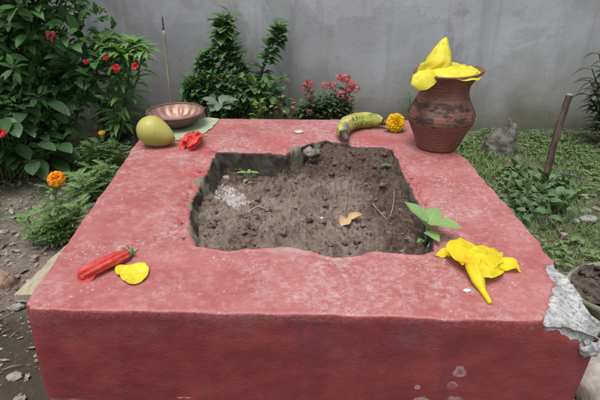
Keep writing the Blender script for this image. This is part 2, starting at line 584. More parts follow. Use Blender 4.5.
def copper_material():
    k = NT('polished_brown_copper')
    p = k.pos()
    n1 = k.noise(p, 30, 4)
    out = k.attr('outside')
    ins = k.mix(k.ramp(n1, 0.3, 0.7), (0.27, 0.145, 0.110), (0.43, 0.26, 0.21))
    od = k.mix(k.ramp(k.noise(k.map(p, (1, 1, 8)), 20, 4), 0.35, 0.65), (0.052, 0.027, 0.020), (0.125, 0.068, 0.050))
    col = k.mix(out, ins, od)
    k.set(k.b.inputs['Metallic'], k.math('MULTIPLY', k.math('SUBTRACT', 1.0, out), 0.45))
    k.bump(k.math('ADD', n1, k.math('MULTIPLY', k.noise(p, 160, 3), 0.3)), 0.25, 0.004)
    return k.fin(col, k.ramp(n1, 0.3, 0.7, 0.36, 0.55), 0.5)


def mango_material():
    k = NT('mango_skin')
    p = k.pos()
    v = k.attr('vv')
    n1 = k.noise(p, 22, 3)
    col = k.mix(k.ramp(k.math('ADD', v, k.math('MULTIPLY', k.math('SUBTRACT', n1, 0.5), 0.5)), 0.2, 0.85), (0.25, 0.27, 0.055), (0.40, 0.37, 0.095))
    col = k.mix(k.ramp(k.noise(p, 340, 2, 0.5), 0.6, 0.68, 0, 0.45), col, (0.50, 0.47, 0.20))
    col = k.mix(k.ramp(k.noise(p, 130, 2), 0.70, 0.76, 0, 0.8), col, (0.13, 0.10, 0.03))
    col = k.mix(k.ramp(k.noise(p, 48, 5, 0.65, 0.8), 0.56, 0.68, 0, 0.4), col, (0.48, 0.43, 0.17))
    col = k.mix(k.ramp(k.noise(p, 34, 4, 0.5, 0.4), 0.6, 0.75, 0, 0.35), col, (0.20, 0.24, 0.055))
    k.bump(k.noise(p, 260, 3), 0.12, 0.002)
    return k.fin(col, 0.42, 0.4, 0.12)


def banana_material():
    k = NT('banana_skin')
    p = k.pos()
    vv = k.attr('vv')
    n1 = k.noise(p, 38, 5, 0.6)
    col = k.mix(k.ramp(n1, 0.3, 0.7), (0.36, 0.345, 0.070), (0.52, 0.48, 0.17))
    col = k.mix(k.attr('under'), col, (0.30, 0.35, 0.06))
    sp = k.math('MULTIPLY', k.ramp(k.noise(p, 125, 5, 0.7), 0.47, 0.60), k.ramp(k.noise(p, 24, 3), 0.34, 0.56))
    col = k.mix(k.math('MULTIPLY', sp, 0.85), col, (0.052, 0.036, 0.024))
    c = k.attr('bruise')
    br = k.ramp(k.math('ADD', c, k.math('MULTIPLY', k.math('SUBTRACT', k.noise(p, 85, 5, 0.7), 0.5), 1.6)), 0.45, 0.8)
    col = k.mix(k.math('MULTIPLY', br, 0.85), col, (0.155, 0.125, 0.135))
    e = k.ramp(k.math('ADD', k.attr('endd'), k.math('MULTIPLY', k.math('SUBTRACT', k.noise(p, 70, 4), 0.5), 0.5)), 0.45, 0.7)
    col = k.mix(e, col, (0.045, 0.032, 0.02))
    k.bump(k.math('ADD', n1, k.math('MULTIPLY', sp, -0.3)), 0.25, 0.003)
    return k.fin(col, 0.55, 0.35)


M = {}
M['wall'] = wall_material()
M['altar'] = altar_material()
M['soil'] = soil_material()
M['ground'] = ground_material()
M['clay'] = clay_material()
M['copper'] = copper_material()
M['mango'] = mango_material()
M['banana'] = banana_material()
M['shrub'] = leaf_mat('dark_shrub_leaves', (0.017, 0.060, 0.015), (0.054, 0.148, 0.037), rib=0.25, rough=0.42, trans=0.2, spec=0.28, hi=(0.16, 0.25, 0.06))
M['shrub2'] = leaf_mat('broad_dark_leaves', (0.018, 0.050, 0.018), (0.042, 0.100, 0.034), rib=0.5, rough=0.4, trans=0.12)
M['balsam'] = leaf_mat('balsam_leaves', (0.060, 0.155, 0.036), (0.120, 0.250, 0.065), rib=0.4, trans=0.25)
M['midshrub'] = leaf_mat('mid_green_leaves', (0.034, 0.096, 0.030), (0.080, 0.185, 0.056), rib=0.35, trans=0.25, rough=0.48, hi=(0.15, 0.26, 0.06))
M['lime'] = leaf_mat('light_green_leaves', (0.10, 0.20, 0.035), (0.20, 0.30, 0.06), rib=0.3, trans=0.25)
M['greyleaf'] = leaf_mat('grey_green_leaves', (0.075, 0.115, 0.075), (0.13, 0.18, 0.12), rib=0.7, trans=0.15)
M['ixora'] = leaf_mat('ixora_leaves', (0.028, 0.070, 0.024), (0.065, 0.125, 0.042), rib=0.3, trans=0.15)
M['marileaf'] = leaf_mat('feathery_marigold_leaves', (0.078, 0.170, 0.052), (0.170, 0.310, 0.115), rib=0.2, trans=0.25)
M['seedling'] = leaf_mat('tender_seedling_leaves', (0.13, 0.25, 0.075), (0.21, 0.36, 0.125), rib=0.5, trans=0.3)
M['creeper'] = leaf_mat('creeper_leaves', (0.035, 0.085, 0.032), (0.090, 0.170, 0.065), rib=0.4, trans=0.2)
M['dark_lance'] = leaf_mat('dark_drooping_leaves', (0.014, 0.026, 0.016), (0.045, 0.066, 0.034), rib=0.3, trans=0.1)
M['variegated'] = leaf_mat('mottled_young_leaves', (0.10, 0.15, 0.04), (0.34, 0.22, 0.12), rib=0.2, trans=0.2, spot=(0.4, 0.12, 0.09))
M['grass'] = leaf_mat('lawn_grass', (0.055, 0.115, 0.034), (0.155, 0.235, 0.085), rib=0.2, rough=0.5, trans=0.3)
M['litter'] = leaf_mat('dry_leaf_litter', (0.10, 0.080, 0.060), (0.27, 0.24, 0.20), rib=0.2, rough=0.8, trans=0.05, spec=0.2)
M['dryleaf'] = leaf_mat('pale_dry_leaf', (0.34, 0.20, 0.09), (0.46, 0.31, 0.16), rib=0.5, rough=0.7, trans=0.1, spec=0.25)
M['bananaleaf'] = leaf_mat('pale_banana_leaf', (0.38, 0.46, 0.29), (0.50, 0.56, 0.42), rib=0.2, rough=0.45, trans=0.15)
M['yellow'] = petal_mat('yellow_petals', (0.76, 0.61, 0.010), (0.83, 0.73, 0.030), throat=(0.70, 0.42, 0.012), trans=0.28)
M['lemon'] = petal_mat('lemon_petals', (0.74, 0.66, 0.018), (0.84, 0.79, 0.10), throat=(0.74, 0.58, 0.03), trans=0.28)
M['red'] = petal_mat('red_hibiscus_petals', (0.60, 0.050, 0.040), (0.74, 0.135, 0.110), rough=0.5)
M['pinkred'] = petal_mat('crumpled_red_petals', (0.68, 0.035, 0.030), (0.82, 0.16, 0.13), rough=0.45)
M['shaded_red'] = petal_mat('shaded_red_flower', (0.13, 0.015, 0.012), (0.21, 0.028, 0.022))  # dull red darkened further, with the flower's shade put into the colour
M['scarlet'] = petal_mat('scarlet_flower', (0.55, 0.018, 0.018), (0.70, 0.045, 0.04))
M['ixpink'] = petal_mat('pink_cluster_flower', (0.50, 0.085, 0.095), (0.66, 0.20, 0.20), streak=False)
M['orange'] = petal_mat('orange_marigold_petals', (0.84, 0.30, 0.006), (0.90, 0.42, 0.012), streak=False)
M['marigold'] = petal_mat('golden_marigold_petals', (0.86, 0.52, 0.006), (0.90, 0.64, 0.015), streak=False)
M['stem'] = simple_mat('green_stem', (0.07, 0.11, 0.04), (0.14, 0.18, 0.07), 60)
M['calyx'] = simple_mat('green_calyx', (0.10, 0.16, 0.05), (0.20, 0.26, 0.09), 120)
M['palestem'] = simple_mat('pale_stalk', (0.34, 0.37, 0.20), (0.46, 0.47, 0.28), 90)
M['twig'] = simple_mat('brown_twig', (0.07, 0.052, 0.04), (0.17, 0.135, 0.105), 80)
M['drystem'] = simple_mat('dry_straw_stem', (0.20, 0.165, 0.13), (0.33, 0.28, 0.22), 120)
M['stick'] = simple_mat('pale_bamboo_stick', (0.22, 0.195, 0.145), (0.36, 0.32, 0.24), 50, stretch=(1, 1, 0.3))
M['burnt'] = simple_mat('charred_tip', (0.045, 0.045, 0.048), (0.10, 0.10, 0.105), 150)
M['stake'] = simple_mat('weathered_grey_wood', (0.060, 0.042, 0.034), (0.165, 0.122, 0.098), 60, 0.8, 0.8, 0.006, 0.25, (0.040, 0.032, 0.028), (1, 1, 0.14))
M['endgrain'] = simple_mat('pale_end_grain', (0.20, 0.165, 0.13), (0.33, 0.28, 0.225), 90)
M['ribbonw'] = simple_mat('faded_cloth_strip', (0.40, 0.38, 0.42), (0.55, 0.53, 0.57), 90)
M['lumpm'] = simple_mat('grey_clay_lump', (0.085, 0.078, 0.070), (0.19, 0.178, 0.160), 34, 0.95, 0.9, 0.012, 0.15, (0.036, 0.032, 0.029))
M['brick'] = simple_mat('broken_brick', (0.20, 0.13, 0.095), (0.31, 0.21, 0.155), 60, 0.9, 0.7, 0.004, 0.2)
M['stone'] = simple_mat('grey_stone', (0.17, 0.165, 0.155), (0.32, 0.31, 0.295), 50, 0.9, 0.8, 0.005, 0.2)
M['crumb'] = simple_mat('brown_earth_crumbs', (0.13, 0.108, 0.085), (0.27, 0.235, 0.195), 50, 0.95, 0.8, 0.005, 0.15)
M['palestone'] = simple_mat('pale_stone', (0.28, 0.25, 0.215), (0.43, 0.395, 0.35), 22, 0.85, 0.7, 0.006, 0.2, (0.20, 0.17, 0.14))
M['concrete'] = simple_mat('broken_concrete', (0.20, 0.205, 0.21), (0.46, 0.465, 0.46), 80, 0.95, 0.9, 0.006, 0.15)
M['mossrubble'] = simple_mat('mossy_rubble', (0.11, 0.10, 0.085), (0.32, 0.29, 0.27), 60, 0.95, 0.9, 0.005, 0.15, (0.085, 0.10, 0.055))
M['board'] = simple_mat('weathered_beige_board', (0.30, 0.255, 0.175), (0.42, 0.37, 0.27), 30, 0.8, 0.5, 0.003, 0.3, None, (6, 1, 1))
M['plinth'] = simple_mat('pink_painted_plinth', (0.34, 0.085, 0.085), (0.45, 0.17, 0.165), 30, 0.7, 0.6, 0.005)
M['planter'] = simple_mat('mossy_cement_planter', (0.15, 0.155, 0.12), (0.27, 0.275, 0.225), 26, 0.9, 0.7, 0.005, 0.2, (0.15, 0.165, 0.085))
M['darksoil'] = simple_mat('dark_planter_soil', (0.040, 0.031, 0.027), (0.135, 0.108, 0.092), 45, 0.95, 0.9, 0.01, 0.15)
M['white'] = simple_mat('white_fleck', (0.55, 0.50, 0.50), (0.70, 0.67, 0.66), 120, 0.7, 0.3, 0.002)
M['disc'] = simple_mat('pinkish_pebble', (0.46, 0.36, 0.33), (0.58, 0.49, 0.46), 120, 0.7, 0.3, 0.002)
M['ashbit'] = simple_mat('grey_pebble', (0.24, 0.22, 0.20), (0.38, 0.355, 0.33), 120, 0.9, 0.5, 0.003)

# ------------------------------------------------------------------ ground
AL = [atz(22, 308), atz(613, 322), atz(431, 120), atz(153, 118)]   # altar top corners FL FR BR BL
WALL_Y = 2.36


def spaced(a, b, na, nb, n):
    """dense between a and b, coarse outside"""
    xs = [na + (a - na) * (1 - (1 - i / 14) ** 2.2) for i in range(14)]
    xs += [a + (b - a) * i / n for i in range(n + 1)]
    xs += [b + (nb - b) * ((i + 1) / 14) ** 2.2 for i in range(14)]
    return xs


def in_altar(x, y, m=0.0):
    return -0.53 - m < x < 0.53 + m and 0.62 - m < y < 1.71 + m


def ground_h(x, y):
    f = smooth(6, 3, abs(x)) * smooth(-2, 0, y)
    p = (x, y, 0)
    h = 0.012 * fbm(p, 2.2, 3) + 0.006 * fbm(p, 14, 3, 2)
    if not in_altar(x, y, 0.06):
        h += 0.004 * fbm(p, 60, 3, 3)
    h += 0.02 * smooth(1.9, 2.4, y)
    return h * f - 0.004


xs = spaced(-2.2, 2.2, -60, 60, 330)
ys = spaced(0.35, 2.6, -60, 60, 175)
mb = MB()
mb.grid([[(x, y, ground_h(x, y)) for x in xs] for y in ys],
        attrs=lambda a, b: dict(green=smooth(0.25, 0.75, xs[b]) * smooth(0.3, 1.3, ys[a]) + 0.55 * smooth(-0.55, -0.7, xs[b]) * smooth(1.1, 1.6, ys[a]),
                                dark_earth=max(smooth(1.72, 2.1, ys[a]) * smooth(0.55, 0.2, xs[b]), smooth(-1.0, -0.7, xs[b]) * smooth(1.08, 0.95, ys[a]) * smooth(0.1, -0.4, xs[b]))))
tag(mb.build('ground', M['ground']), kind='structure')

# ------------------------------------------------------------------ boundary wall
mb = MB()
wx = [-9 + 18 * i / 240 for i in range(241)]
wz = [-0.15 + 2.05 * i / 30 for i in range(31)]


def wall_p(x, z):
    return Vector((x, WALL_Y + 0.008 * fbm((x, 0, z), 1.6, 4) + 0.012 * (x / 2), z))


rows = [[wall_p(x, z) for x in wx] for z in wz]
rows.append([Vector((x, WALL_Y + 0.16 + 0.006 * x, 1.9)) for x in wx])
rows.append([Vector((x, WALL_Y + 0.16 + 0.006 * x, -0.15)) for x in wx])
mb.grid(rows)
n0 = len(wx)
mb.f.append(tuple(i * n0 for i in range(len(rows))))
mb.f.append(tuple(i * n0 + n0 - 1 for i in range(len(rows)))[::-1])
w = mb.build('boundary_wall', M['wall'], origin=(0, WALL_Y, 0), flat=True)
tag(w, 'stained grey cement plaster wall behind the plants and the red altar', 'wall')

# ------------------------------------------------------------------ altar
HOLE_PX = [(217, 151), (240, 152), (262, 152), (286, 154), (295, 149), (309, 143), (326, 140), (342, 143), (356, 146), (374, 146), (390, 148),
           (397, 158), (401, 170), (411, 190), (422, 211), (428, 232), (433, 250),
           (420, 253), (395, 251), (368, 250), (354, 254), (340, 256), (324, 253), (311, 249), (300, 246), (280, 245), (260, 246), (232, 249), (214, 247), (200, 244),
           (193, 234), (192, 220), (194, 202), (199, 188), (205, 176), (212, 164)]
HOLE = [atz(*q) for q in HOLE_PX]
HC = Vector((0.02, 1.08, TOP))


def ray_poly(c, d, poly):
    best = None
    for i in range(len(poly)):
        a, b = poly[i], poly[(i + 1) % len(poly)]
        ex, ey = b.x - a.x, b.y - a.y
        den = d.x * ey - d.y * ex
        if abs(den) < 1e-12:
            continue
        t = ((a.x - c.x) * ey - (a.y - c.y) * ex) / den
        s = ((a.x - c.x) * d.y - (a.y - c.y) * d.x) / den
        if t > 0 and -1e-6 <= s <= 1 + 1e-6 and (best is None or t < best):
            best = t
    return c + d * best


def seg_dist(p, poly):
    """signed distance in 2-D, positive inside"""
    ins = False
    dm = 1e9
    n = len(poly)
    for i in range(n):
        ax, ay = poly[i]
        bx, by = poly[(i + 1) % n]
        dx, dy = bx - ax, by - ay
        t = max(0, min(1, ((p[0] - ax) * dx + (p[1] - ay) * dy) / (dx * dx + dy * dy + 1e-12)))
        dm = min(dm, math.hypot(p[0] - ax - dx * t, p[1] - ay - dy * t))
        if (ay > p[1]) != (by > p[1]) and p[0] < (bx - ax) * (p[1] - ay) / (by - ay) + ax:
            ins = not ins
    return dm if ins else -dm


CHIP_TOP = [(q.x, q.y) for q in [atz(*u) for u in ((541, 234), (548, 249), (556, 262), (547, 265), (549, 274), (557, 281), (553, 292), (551, 302), (546, 319), (560, 345), (680, 345), (640, 300), (570, 240))]]
CHIP_FRONT = [(q.x, q.z) for q in [aty(*u, 0.632) for u in ((543, 300), (545, 323), (551, 332), (560, 331), (568, 337), (577, 339), (584, 344), (591, 348), (602, 358), (640, 345), (640, 300))]]
MOSS = [(atz(206, 180), 0.045, 1.0), (atz(202, 205), 0.042, 1.0), (atz(201, 228), 0.04, 0.95), (atz(300, 150), 0.045, 1.0), (atz(320, 143), 0.03, 0.7), (atz(196, 240), 0.02, 0.7)]
DEEP = [(atz(198, 172), 0.045, 1.0), (atz(270, 141), 0.07, 0.7), (atz(375, 140), 0.06, 0.7), (atz(409, 180), 0.05, 0.6), (atz(210, 150), 0.04, 0.8), (atz(365, 138), 0.05, 0.7)]
DUST = [(atz(295, 249), 0.03, 1.0), (atz(278, 249), 0.025, 0.8), (atz(340, 259), 0.02, 0.7), (atz(400, 200), 0.02, 0.4), (atz(345, 140), 0.03, 0.8), (atz(437, 240), 0.03, 0.4)]


def field(p, spots):
    m = 0
    for c, r, a in spots:
        m = max(m, a * smooth(1.0, 0.2, math.hypot(p.x - c.x, p.y - c.y) / r / 1.3))
    return m


altar = empty('masonry_altar', (0.0, 1.17, 0.0))
tag(altar, 'low square masonry altar painted faded red with a sunken soil bed', 'altar')
NSIDE = 230
outer = []
for s in range(4):
    a, b = AL[s], AL[(s + 1) % 4]
    for i in range(NSIDE):
        t = i / NSIDE
        p = a.lerp(b, t)
        outer.append(p)
rows = []
attr = []
NT_ = 62
for i, P0 in enumerate(outer):
    d = (P0 - HC)
    d.z = 0
    d.normalize()
    Q0 = ray_poly(HC, d, HOLE)
    side = i // NSIDE
    tt = (i % NSIDE) / NSIDE
    # rounded vertical corners
    cr = min(tt, 1 - tt) * 1.0
    nrm = [Vector((0, -1, 0)), Vector((1, 0, 0)), Vector((0, 1, 0)), Vector((-1, 0, 0))][side]
    P = P0 - d * 0.010 * smooth(0.012, 0.0, cr)
    # worn edges
    wc = smooth(0.0, 0.04, cr)
    P = P + nrm * wc * (0.0035 * fbm((P.x, P.y, 0), 18, 4, 1) + 0.004 * nz((P.x, P.y, 0), 4, 2))
    if side == 1:
        P = P + nrm * wc * (-0.012 * smooth(0.15, 0.6, nz((0, P.y, 0), 9, 5) + 0.1))
    jit = 0.007 * fbm((Q0.x, Q0.y, 0), 22, 4, 6) + 0.004 * nz((Q0.x, Q0.y, 0), 70, 7)
    Q = Q0 - d * jit
    row, ar = [], []
    ri = 0.013 + 0.007 * nz((Q.x, Q.y, 0), 20, 8)
    ro = 0.0065 + 0.003 * nz((P.x, P.y, 0), 25, 9)

    def put(p, inner=0.0, edge=0.0):
        chip = 0.0
        if side in (0, 1):
            if p.z > TOP - 0.012:
                sd = seg_dist((p.x, p.y), CHIP_TOP)
            elif side == 0:
                sd = seg_dist((p.x, p.z), CHIP_FRONT)
            else:
                sd = 0.03 - (TOP - p.z) - 0.02 * smooth(0.7, 0.95, p.y)
                sd = min(sd, 0.92 - p.y)
            chip = smooth(-0.006, 0.005, sd + 0.005 * fbm(p, 70, 3, 29))
        if chip > 0.02:
            rough = 0.5 + 0.65 * fbm(p, 60, 5, 11)
            dz = chip * (0.006 + 0.005 * rough)
            cdist = math.hypot(p.x - AL[1].x, p.y - AL[1].y)
            dz += chip * 0.022 * smooth(0.085, 0.0, cdist)
            if p.z > TOP - 0.012:
                p = p - Vector((0, 0, dz))
                p = p - d * (chip * 0.006 * max(0, rough) * smooth(TOP - 0.02, TOP, p.z))
            else:
                p = p - d * (chip * (0.004 + 0.005 * rough))
        row.append(p)
        ar.append(dict(chip=chip, inner=inner, edge=edge, moss=field(p, MOSS), deep=field(p, DEEP), dust=field(p, DUST)))

    for k in range(13):
        z = 0.10 + (TOP - ri - 0.10) * k / 12
        q = Q + d * (0.012 * fbm((Q.x, Q.y, z), 20, 4, 12) + 0.004 * abs(fbm((Q.x, Q.y, z), 55, 3, 27)) * (1 - k / 14) - 0.006 * (1 - k / 12))
        lean = 0.024 if side == 3 else (0.016 if side == 1 else 0.006)
        q = q + d * (0.85 * smooth(0.0, 0.05, TOP - z)) * jit
        q = q - d * lean * (TOP - z) / 0.1
        put(Vector((q.x, q.y, z)), 1.0)
    for k in range(1, 5):
        a = PI / 2 * k / 4
        q = Q + d * (ri * (1 - math.cos(a)))
        put(Vector((q.x, q.y, TOP - ri * (1 - math.sin(a)))), 0.85 - 0.2 * k)
    A_, B_ = Q + d * ri, P - d * ro
    for k in range(1, NT_):
        t = k / NT_
        q = A_.lerp(B_, t)
        z = TOP + 0.0016 * fbm((q.x, q.y, 0), 9, 4, 13) + 0.0007 * fbm((q.x, q.y, 0), 70, 3, 14)
        if abs(q.x) < 0.7:
            z -= 0.006 * smooth(0.10, 0.0, t) * (0.5 + fbm((q.x, q.y, 0), 25, 3, 15))
            cr_ = smooth(0.17, 0.02, t) * smooth(0.0, 0.45, 0.30 + nz((q.x, q.y, 0), 7, 18) + 0.5 * smooth(1.35, 1.45, q.y) + 0.25 * smooth(0.3, 0.34, q.x)) * abs(fbm((q.x, q.y, 0), 48, 4, 19))
            z -= 0.013 * cr_
        pit = nz((q.x, q.y, 0), 55, 16)
        if pit > 0.52:
            z -= 0.0035 * smooth(0.52, 0.75, pit)
        put(Vector((q.x, q.y, z)), 0.8 * smooth(0.34, 0.62, cr_) if abs(q.x) < 0.7 else 0)
    for k in range(0, 5):
        a = PI / 2 * k / 4
        q = B_ + d * (ro * math.sin(a))
        put(Vector((q.x, q.y, TOP - ro * (1 - math.cos(a)))), 0, 1.0 if k else 0.4)
    for k in range(1, 30):
        z = TOP - ro - (TOP - ro - 0.09) * k / 29
        fx = (TOP - z) / 0.2
        q = P + Vector((-0.0125, -0.004 * smooth(0.9, 0.6, P.y), 0)) * fx + nrm * wc * (0.0022 * fbm((P.x, P.y, z * 1.5), 11, 4, 17) * min(1, k / 3))
        put(Vector((q.x, q.y, z)), 0, 0.8 if k == 1 else 0)
    rows.append(row)
    attr.append(ar)
mb = MB()
mb.grid(rows, closed_v=True, attrs=lambda a, b: attr[a][b])
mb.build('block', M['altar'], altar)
# plinth the block stands on
mb = MB()
rows = []
for z, e in ((-0.05, 0.040), (0.03, 0.036), (0.083, 0.034), (0.092, 0.030), (0.096, 0.022), (0.096, -0.03)):
    row = []
    for i in range(0, len(outer), 4):
        d = outer[i] - HC
        d.z = 0
        d.normalize()
        e2 = e if outer[i].y > 0.74 else min(e, 0.002)
        q = outer[i] + d * e2
        q = q + d * 0.004 * fbm((q.x, q.y, z), 14, 3, 3)
        row.append(Vector((q.x, q.y, z + (0.003 * fbm((q.x, q.y, 0), 12, 3, 5) if z > 0.05 else 0))))
    rows.append(row)
mb.grid(rows, closed_u=True)
mb.build('plinth', M['plinth'], altar)
# fragment of broken concrete still clinging to the corner
mb = MB()
c = aty(589, 349, 0.628)
lump(mb, c, 0.017, 4.0, (1.0, 0.65, 0.85), 0.5, 12, 1.8)
lump(mb, c + Vector((-0.008, -0.001, 0.016)), 0.006, 8.0, (1, 0.8, 0.9), 0.5, 8, 1.8)
o = mb.build('loose_fragment', M['concrete'], altar)
o['label'] = 'grey broken concrete fragment on the chipped corner'

# soil in the bed
HX0, HX1 = min(p.x for p in HOLE) - 0.025, max(p.x for p in HOLE) + 0.025
HY0, HY1 = min(p.y for p in HOLE) - 0.025, max(p.y for p in HOLE) + 0.025


def soil_base(x, y):
    u = (x - HX0) / (HX1 - HX0)
    v = (y - HY0) / (HY1 - HY0)
    h = 0.252 + 0.014 * smooth(0.5, 0.0, v) + 0.016 * smooth(0.6, 1.0, u)
    h -= 0.022 * smooth(0.45, 0.95, v) * smooth(0.6, 0.35, u)
    h += 0.050 * smooth(0.55, 1.0, v) * smooth(0.45, 0.72, u)
    h += 0.018 * smooth(0.5, 0.0, abs(v - 0.35)) * smooth(0.6, 0.1, abs(u - 0.5))
    h -= 0.012 * smooth(0.25, 0.0, abs(v - 0.72)) * smooth(0.3, 0.6, u) * smooth(0.9, 0.7, u)
    return h


HOLE2 = [(q.x, q.y) for q in HOLE]


def soil_h(x, y):
    p = (x, y, 0)
    h = soil_base(x, y) + 0.010 * fbm(p, 9, 3, 21)
    w = (x + 0.010 * nz(p, 40, 31), y + 0.010 * nz(p, 40, 32), 0)
    big = 0.55 + 0.9 * nz(p, 7, 22)
    h += 0.044 * abs(nz(w, 24, 25)) * max(0.15, big) + 0.021 * abs(nz(w, 52, 26)) + 0.0065 * abs(nz(w, 110, 27)) + 0.002 * abs(nz(p, 210, 28)) - 0.019
    h += 0.004 * fbm(p, 70, 3, 23) + 0.006 * smooth(0.1, 0.35, nz(w, 33, 36)) + 0.004 * smooth(0.1, 0.3, nz(w, 75, 37))
    sd = seg_dist((x, y), HOLE2)
    lim = 0.297 + 0.007 * nz(p, 30, 35) - 0.020 * smooth(0.012, -0.012, sd) + 0.02 * smooth(0.0, 0.06, sd)
    h = min(h, lim) if h < lim + 0.004 else lim + 0.3 * (h - lim)* smooth(-0.01, 0.02, sd)
    return h


mb = MB()
NX, NY = 230, 250
SX = [HX0 + (HX1 - HX0) * i / NX for i in range(NX + 1)]
SY = [HY0 + (HY1 - HY0) * i / NY for i in range(NY + 1)]
HS = [[soil_h(x, y) for x in SX] for y in SY]
ASHC = [(atz(231, 204, 0.24), 0.065, 0.95), (atz(222, 190, 0.24), 0.055, 0.8), (atz(238, 210, 0.24), 0.05, 0.9), (atz(216, 196, 0.235), 0.03, 0.8)]


def soil_at(a, b):
    x, y = SX[b], SY[a]
    p = Vector((x, y, 0))
    v = (y - HY0) / (HY1 - HY0)
    u = (x - HX0) / (HX1 - HX0)
    damp = max(smooth(0.60, 0.80, v), smooth(0.66, 0.85, u)) * 0.95 + 0.35 * smooth(0.1, 0.4, nz(p, 9, 25))
    damp = max(damp, smooth(0.12, 0.0, v) * 0.5)
    return dict(damp=min(1, damp), ash=field(p, ASHC))


mb.grid([[(x, y, HS[a][b]) for b, x in enumerate(SX)] for a, y in enumerate(SY)], attrs=soil_at)
rr = random.Random(3)
for i in range(850):
    x, y = rr.uniform(HX0 + 0.03, HX1 - 0.03), rr.uniform(HY0 + 0.03, HY1 - 0.03)
    if seg_dist((x, y), [(p.x, p.y) for p in HOLE]) < 0.015:
        continue
    r = 0.0016 + 0.0075 * rr.random() ** 7
    d0 = 0.6 if y > HY0 + 0.7 * (HY1 - HY0) else 0.0
    b0 = len(mb.v)
    lump(mb, (x, y, soil_h(x, y) + r * 0.3), r, i * 1.7, (1, rr.uniform(0.7, 1.2), 0.65), 0.95, 8, 3.0)
    for q in range(b0, len(mb.v)):
        mb.at.setdefault('damp', {})[q] = d0
soil = mb.build('soil', M['soil'])
tag(soil, 'loose brown crumbly soil filling the sunken bed of the altar', 'soil', kind='stuff')


def on_soil(u, v):
    z = 0.25
    for _ in range(8):
        p = atz(u, v, z)
        z = soil_h(p.x, p.y)
    p.z = z
    return p


# ------------------------------------------------------------------ things on the soil
def soil_twig(px, label, r=0.0016, mat='drystem', lift=0.004):
    pts = []
    for q in px:
        p = on_soil(q[0], q[1])
        p.z += lift + (q[2] if len(q) > 2 else 0)
        pts.append(p)
    m_ = MB()
    c = curve(pts, 14)
    tube(m_, c, [r * (1.1 - 0.5 * i / 13) for i in range(14)], 6, rough=0.0004)
    o = m_.build('dry_twig', M[mat], origin=pts[0])
    tag(o, label, 'twig', 'dry twigs on the soil')


soil_twig([(248, 214), (258, 212), (267, 211)], 'short pale straw piece lying flat right of the white ash', 0.0026)
soil_twig([(250, 205), (255, 200), (261, 196)], 'pale tan straw slanting up above the flat straw by the ash', 0.0028)
soil_twig([(276, 197), (281, 190), (284, 182, 0.012)], 'thin dark twig slanting from the middle of the soil to its back', 0.0014, 'twig')
soil_twig([(344, 214), (346, 203, 0.006), (346, 192, 0.012), (349, 186, 0.016)], 'thin upright stalk standing in the soil behind the dry leaf', 0.0013)
soil_twig([(390, 220), (393, 208, 0.008), (394, 195, 0.014)], 'thin upright stalk near the right wall of the bed', 0.0014)
soil_twig([(372, 213), (382, 216), (391, 223), (398, 230)], 'long thin root curving right of the dry leaf', 0.0013)
soil_twig([(333, 228), (336, 240), (340, 249)], 'thin stem reaching down to the front edge below the dry leaf', 0.0014)
soil_twig([(385, 232), (398, 229), (410, 234)], 'dark crooked twig beside the broad-leaved seedling', 0.0016, 'twig')

p = on_soil(347, 223)
t = empty('dry_leaf', p)
tag(t, 'curled tan dry leaf lying on the soil', 'leaf')
m_ = MB()
add_leaf(m_, p + Vector((0.0, 0.0, 0.010)), Vector((-0.5, -0.8, 0.1)), Vector((0.3, -0.2, 1)), 0.030, 0.030, 0.6, 0.9, 0.5, 'ovate', 8, 0.3)
add_leaf(m_, p + Vector((0.0, 0.0, 0.010)), Vector((0.9, 0.35, 0.3)), Vector((0, -0.6, 1)), 0.045, 0.018, 0.8, 0.7, 0.8, 'lance', 8, 0.3)
m_.build('blade', M['dryleaf'], t)
m_ = MB()
tube(m_, [p + Vector((0.0, 0.0, 0.010)), p + Vector((-0.006, 0.008, 0.014)), p + Vector((-0.012, 0.012, 0.012))], 0.0009, 6)
m_.build('stalk', M['drystem'], t)

for (u, v, r, lab, mat) in ((226, 177, 0.0095, 'rounded grey pebble in the back left corner of the bed', 'ashbit'),
                            (322, 219, 0.0035, 'tiny white pebble on the soil left of the dry leaf', 'white'),
                            (296, 208, 0.006, 'reddish brown pebble in the middle of the soil', 'brick'),
                            (366, 228, 0.0065, 'flat greyish stone on the soil right of the dry leaf', 'ashbit')):
    p = on_soil(u, v)
    m_ = MB()
    lump(m_, p + Vector((0, 0, r * 0.4)), r, u * 0.1, (1.2, 0.9, 0.75), 0.25, 10)
    tag(m_.build('pebble', M[mat], origin=p), lab, 'pebble', 'pebbles on the soil')

# mossy rubble at the broken back edge of the bed
for (u, v, r, s, lab) in ((312, 153, 0.020, 2, 'larger grey mossy rubble piece at the broken back edge of the bed'),
                          (305, 147, 0.014, 5, 'small crumbled rubble piece just behind the larger one at the bed edge'),):
    p = atz(u, v, 0.285)
    m_ = MB()
    lump(m_, p, r, s, (1.2, 0.9, 0.8), 0.6, 14, 2.6)
    tag(m_.build('rubble', M['mossrubble'], origin=p - Vector((0, 0, r * 0.8))), lab, 'rubble', 'rubble at the bed edge')


def seedling(base, h, leaves, label, mat='seedling', stem_r=0.0014, name='seedling', lean=Vector((0, 0, 1))):
    t = empty(name, base)
    tag(t, label, 'seedling', 'seedlings in the soil bed')
    m_ = MB()
    topp = Vector(base) + lean.normalized() * h
    tube(m_, curve([Vector(base) - Vector((0, 0, 0.01)), Vector(base).lerp(topp, 0.5) + Vector((0.002, 0, 0)), topp], 8), [stem_r * (1.2 - 0.4 * i / 7) for i in range(8)], 6)
    m_.build('stem', M['stem'], t)
    for (f, d, L, W, dr) in leaves:
        m_ = MB()
        add_leaf(m_, Vector(base).lerp(topp, f), Vector(d), Vector((0, 0, 1)), L, W, 0.18, dr, rr.random(), 'ovate', 8, 0.08)
        m_.build('leaf', M[mat], t)
    return t


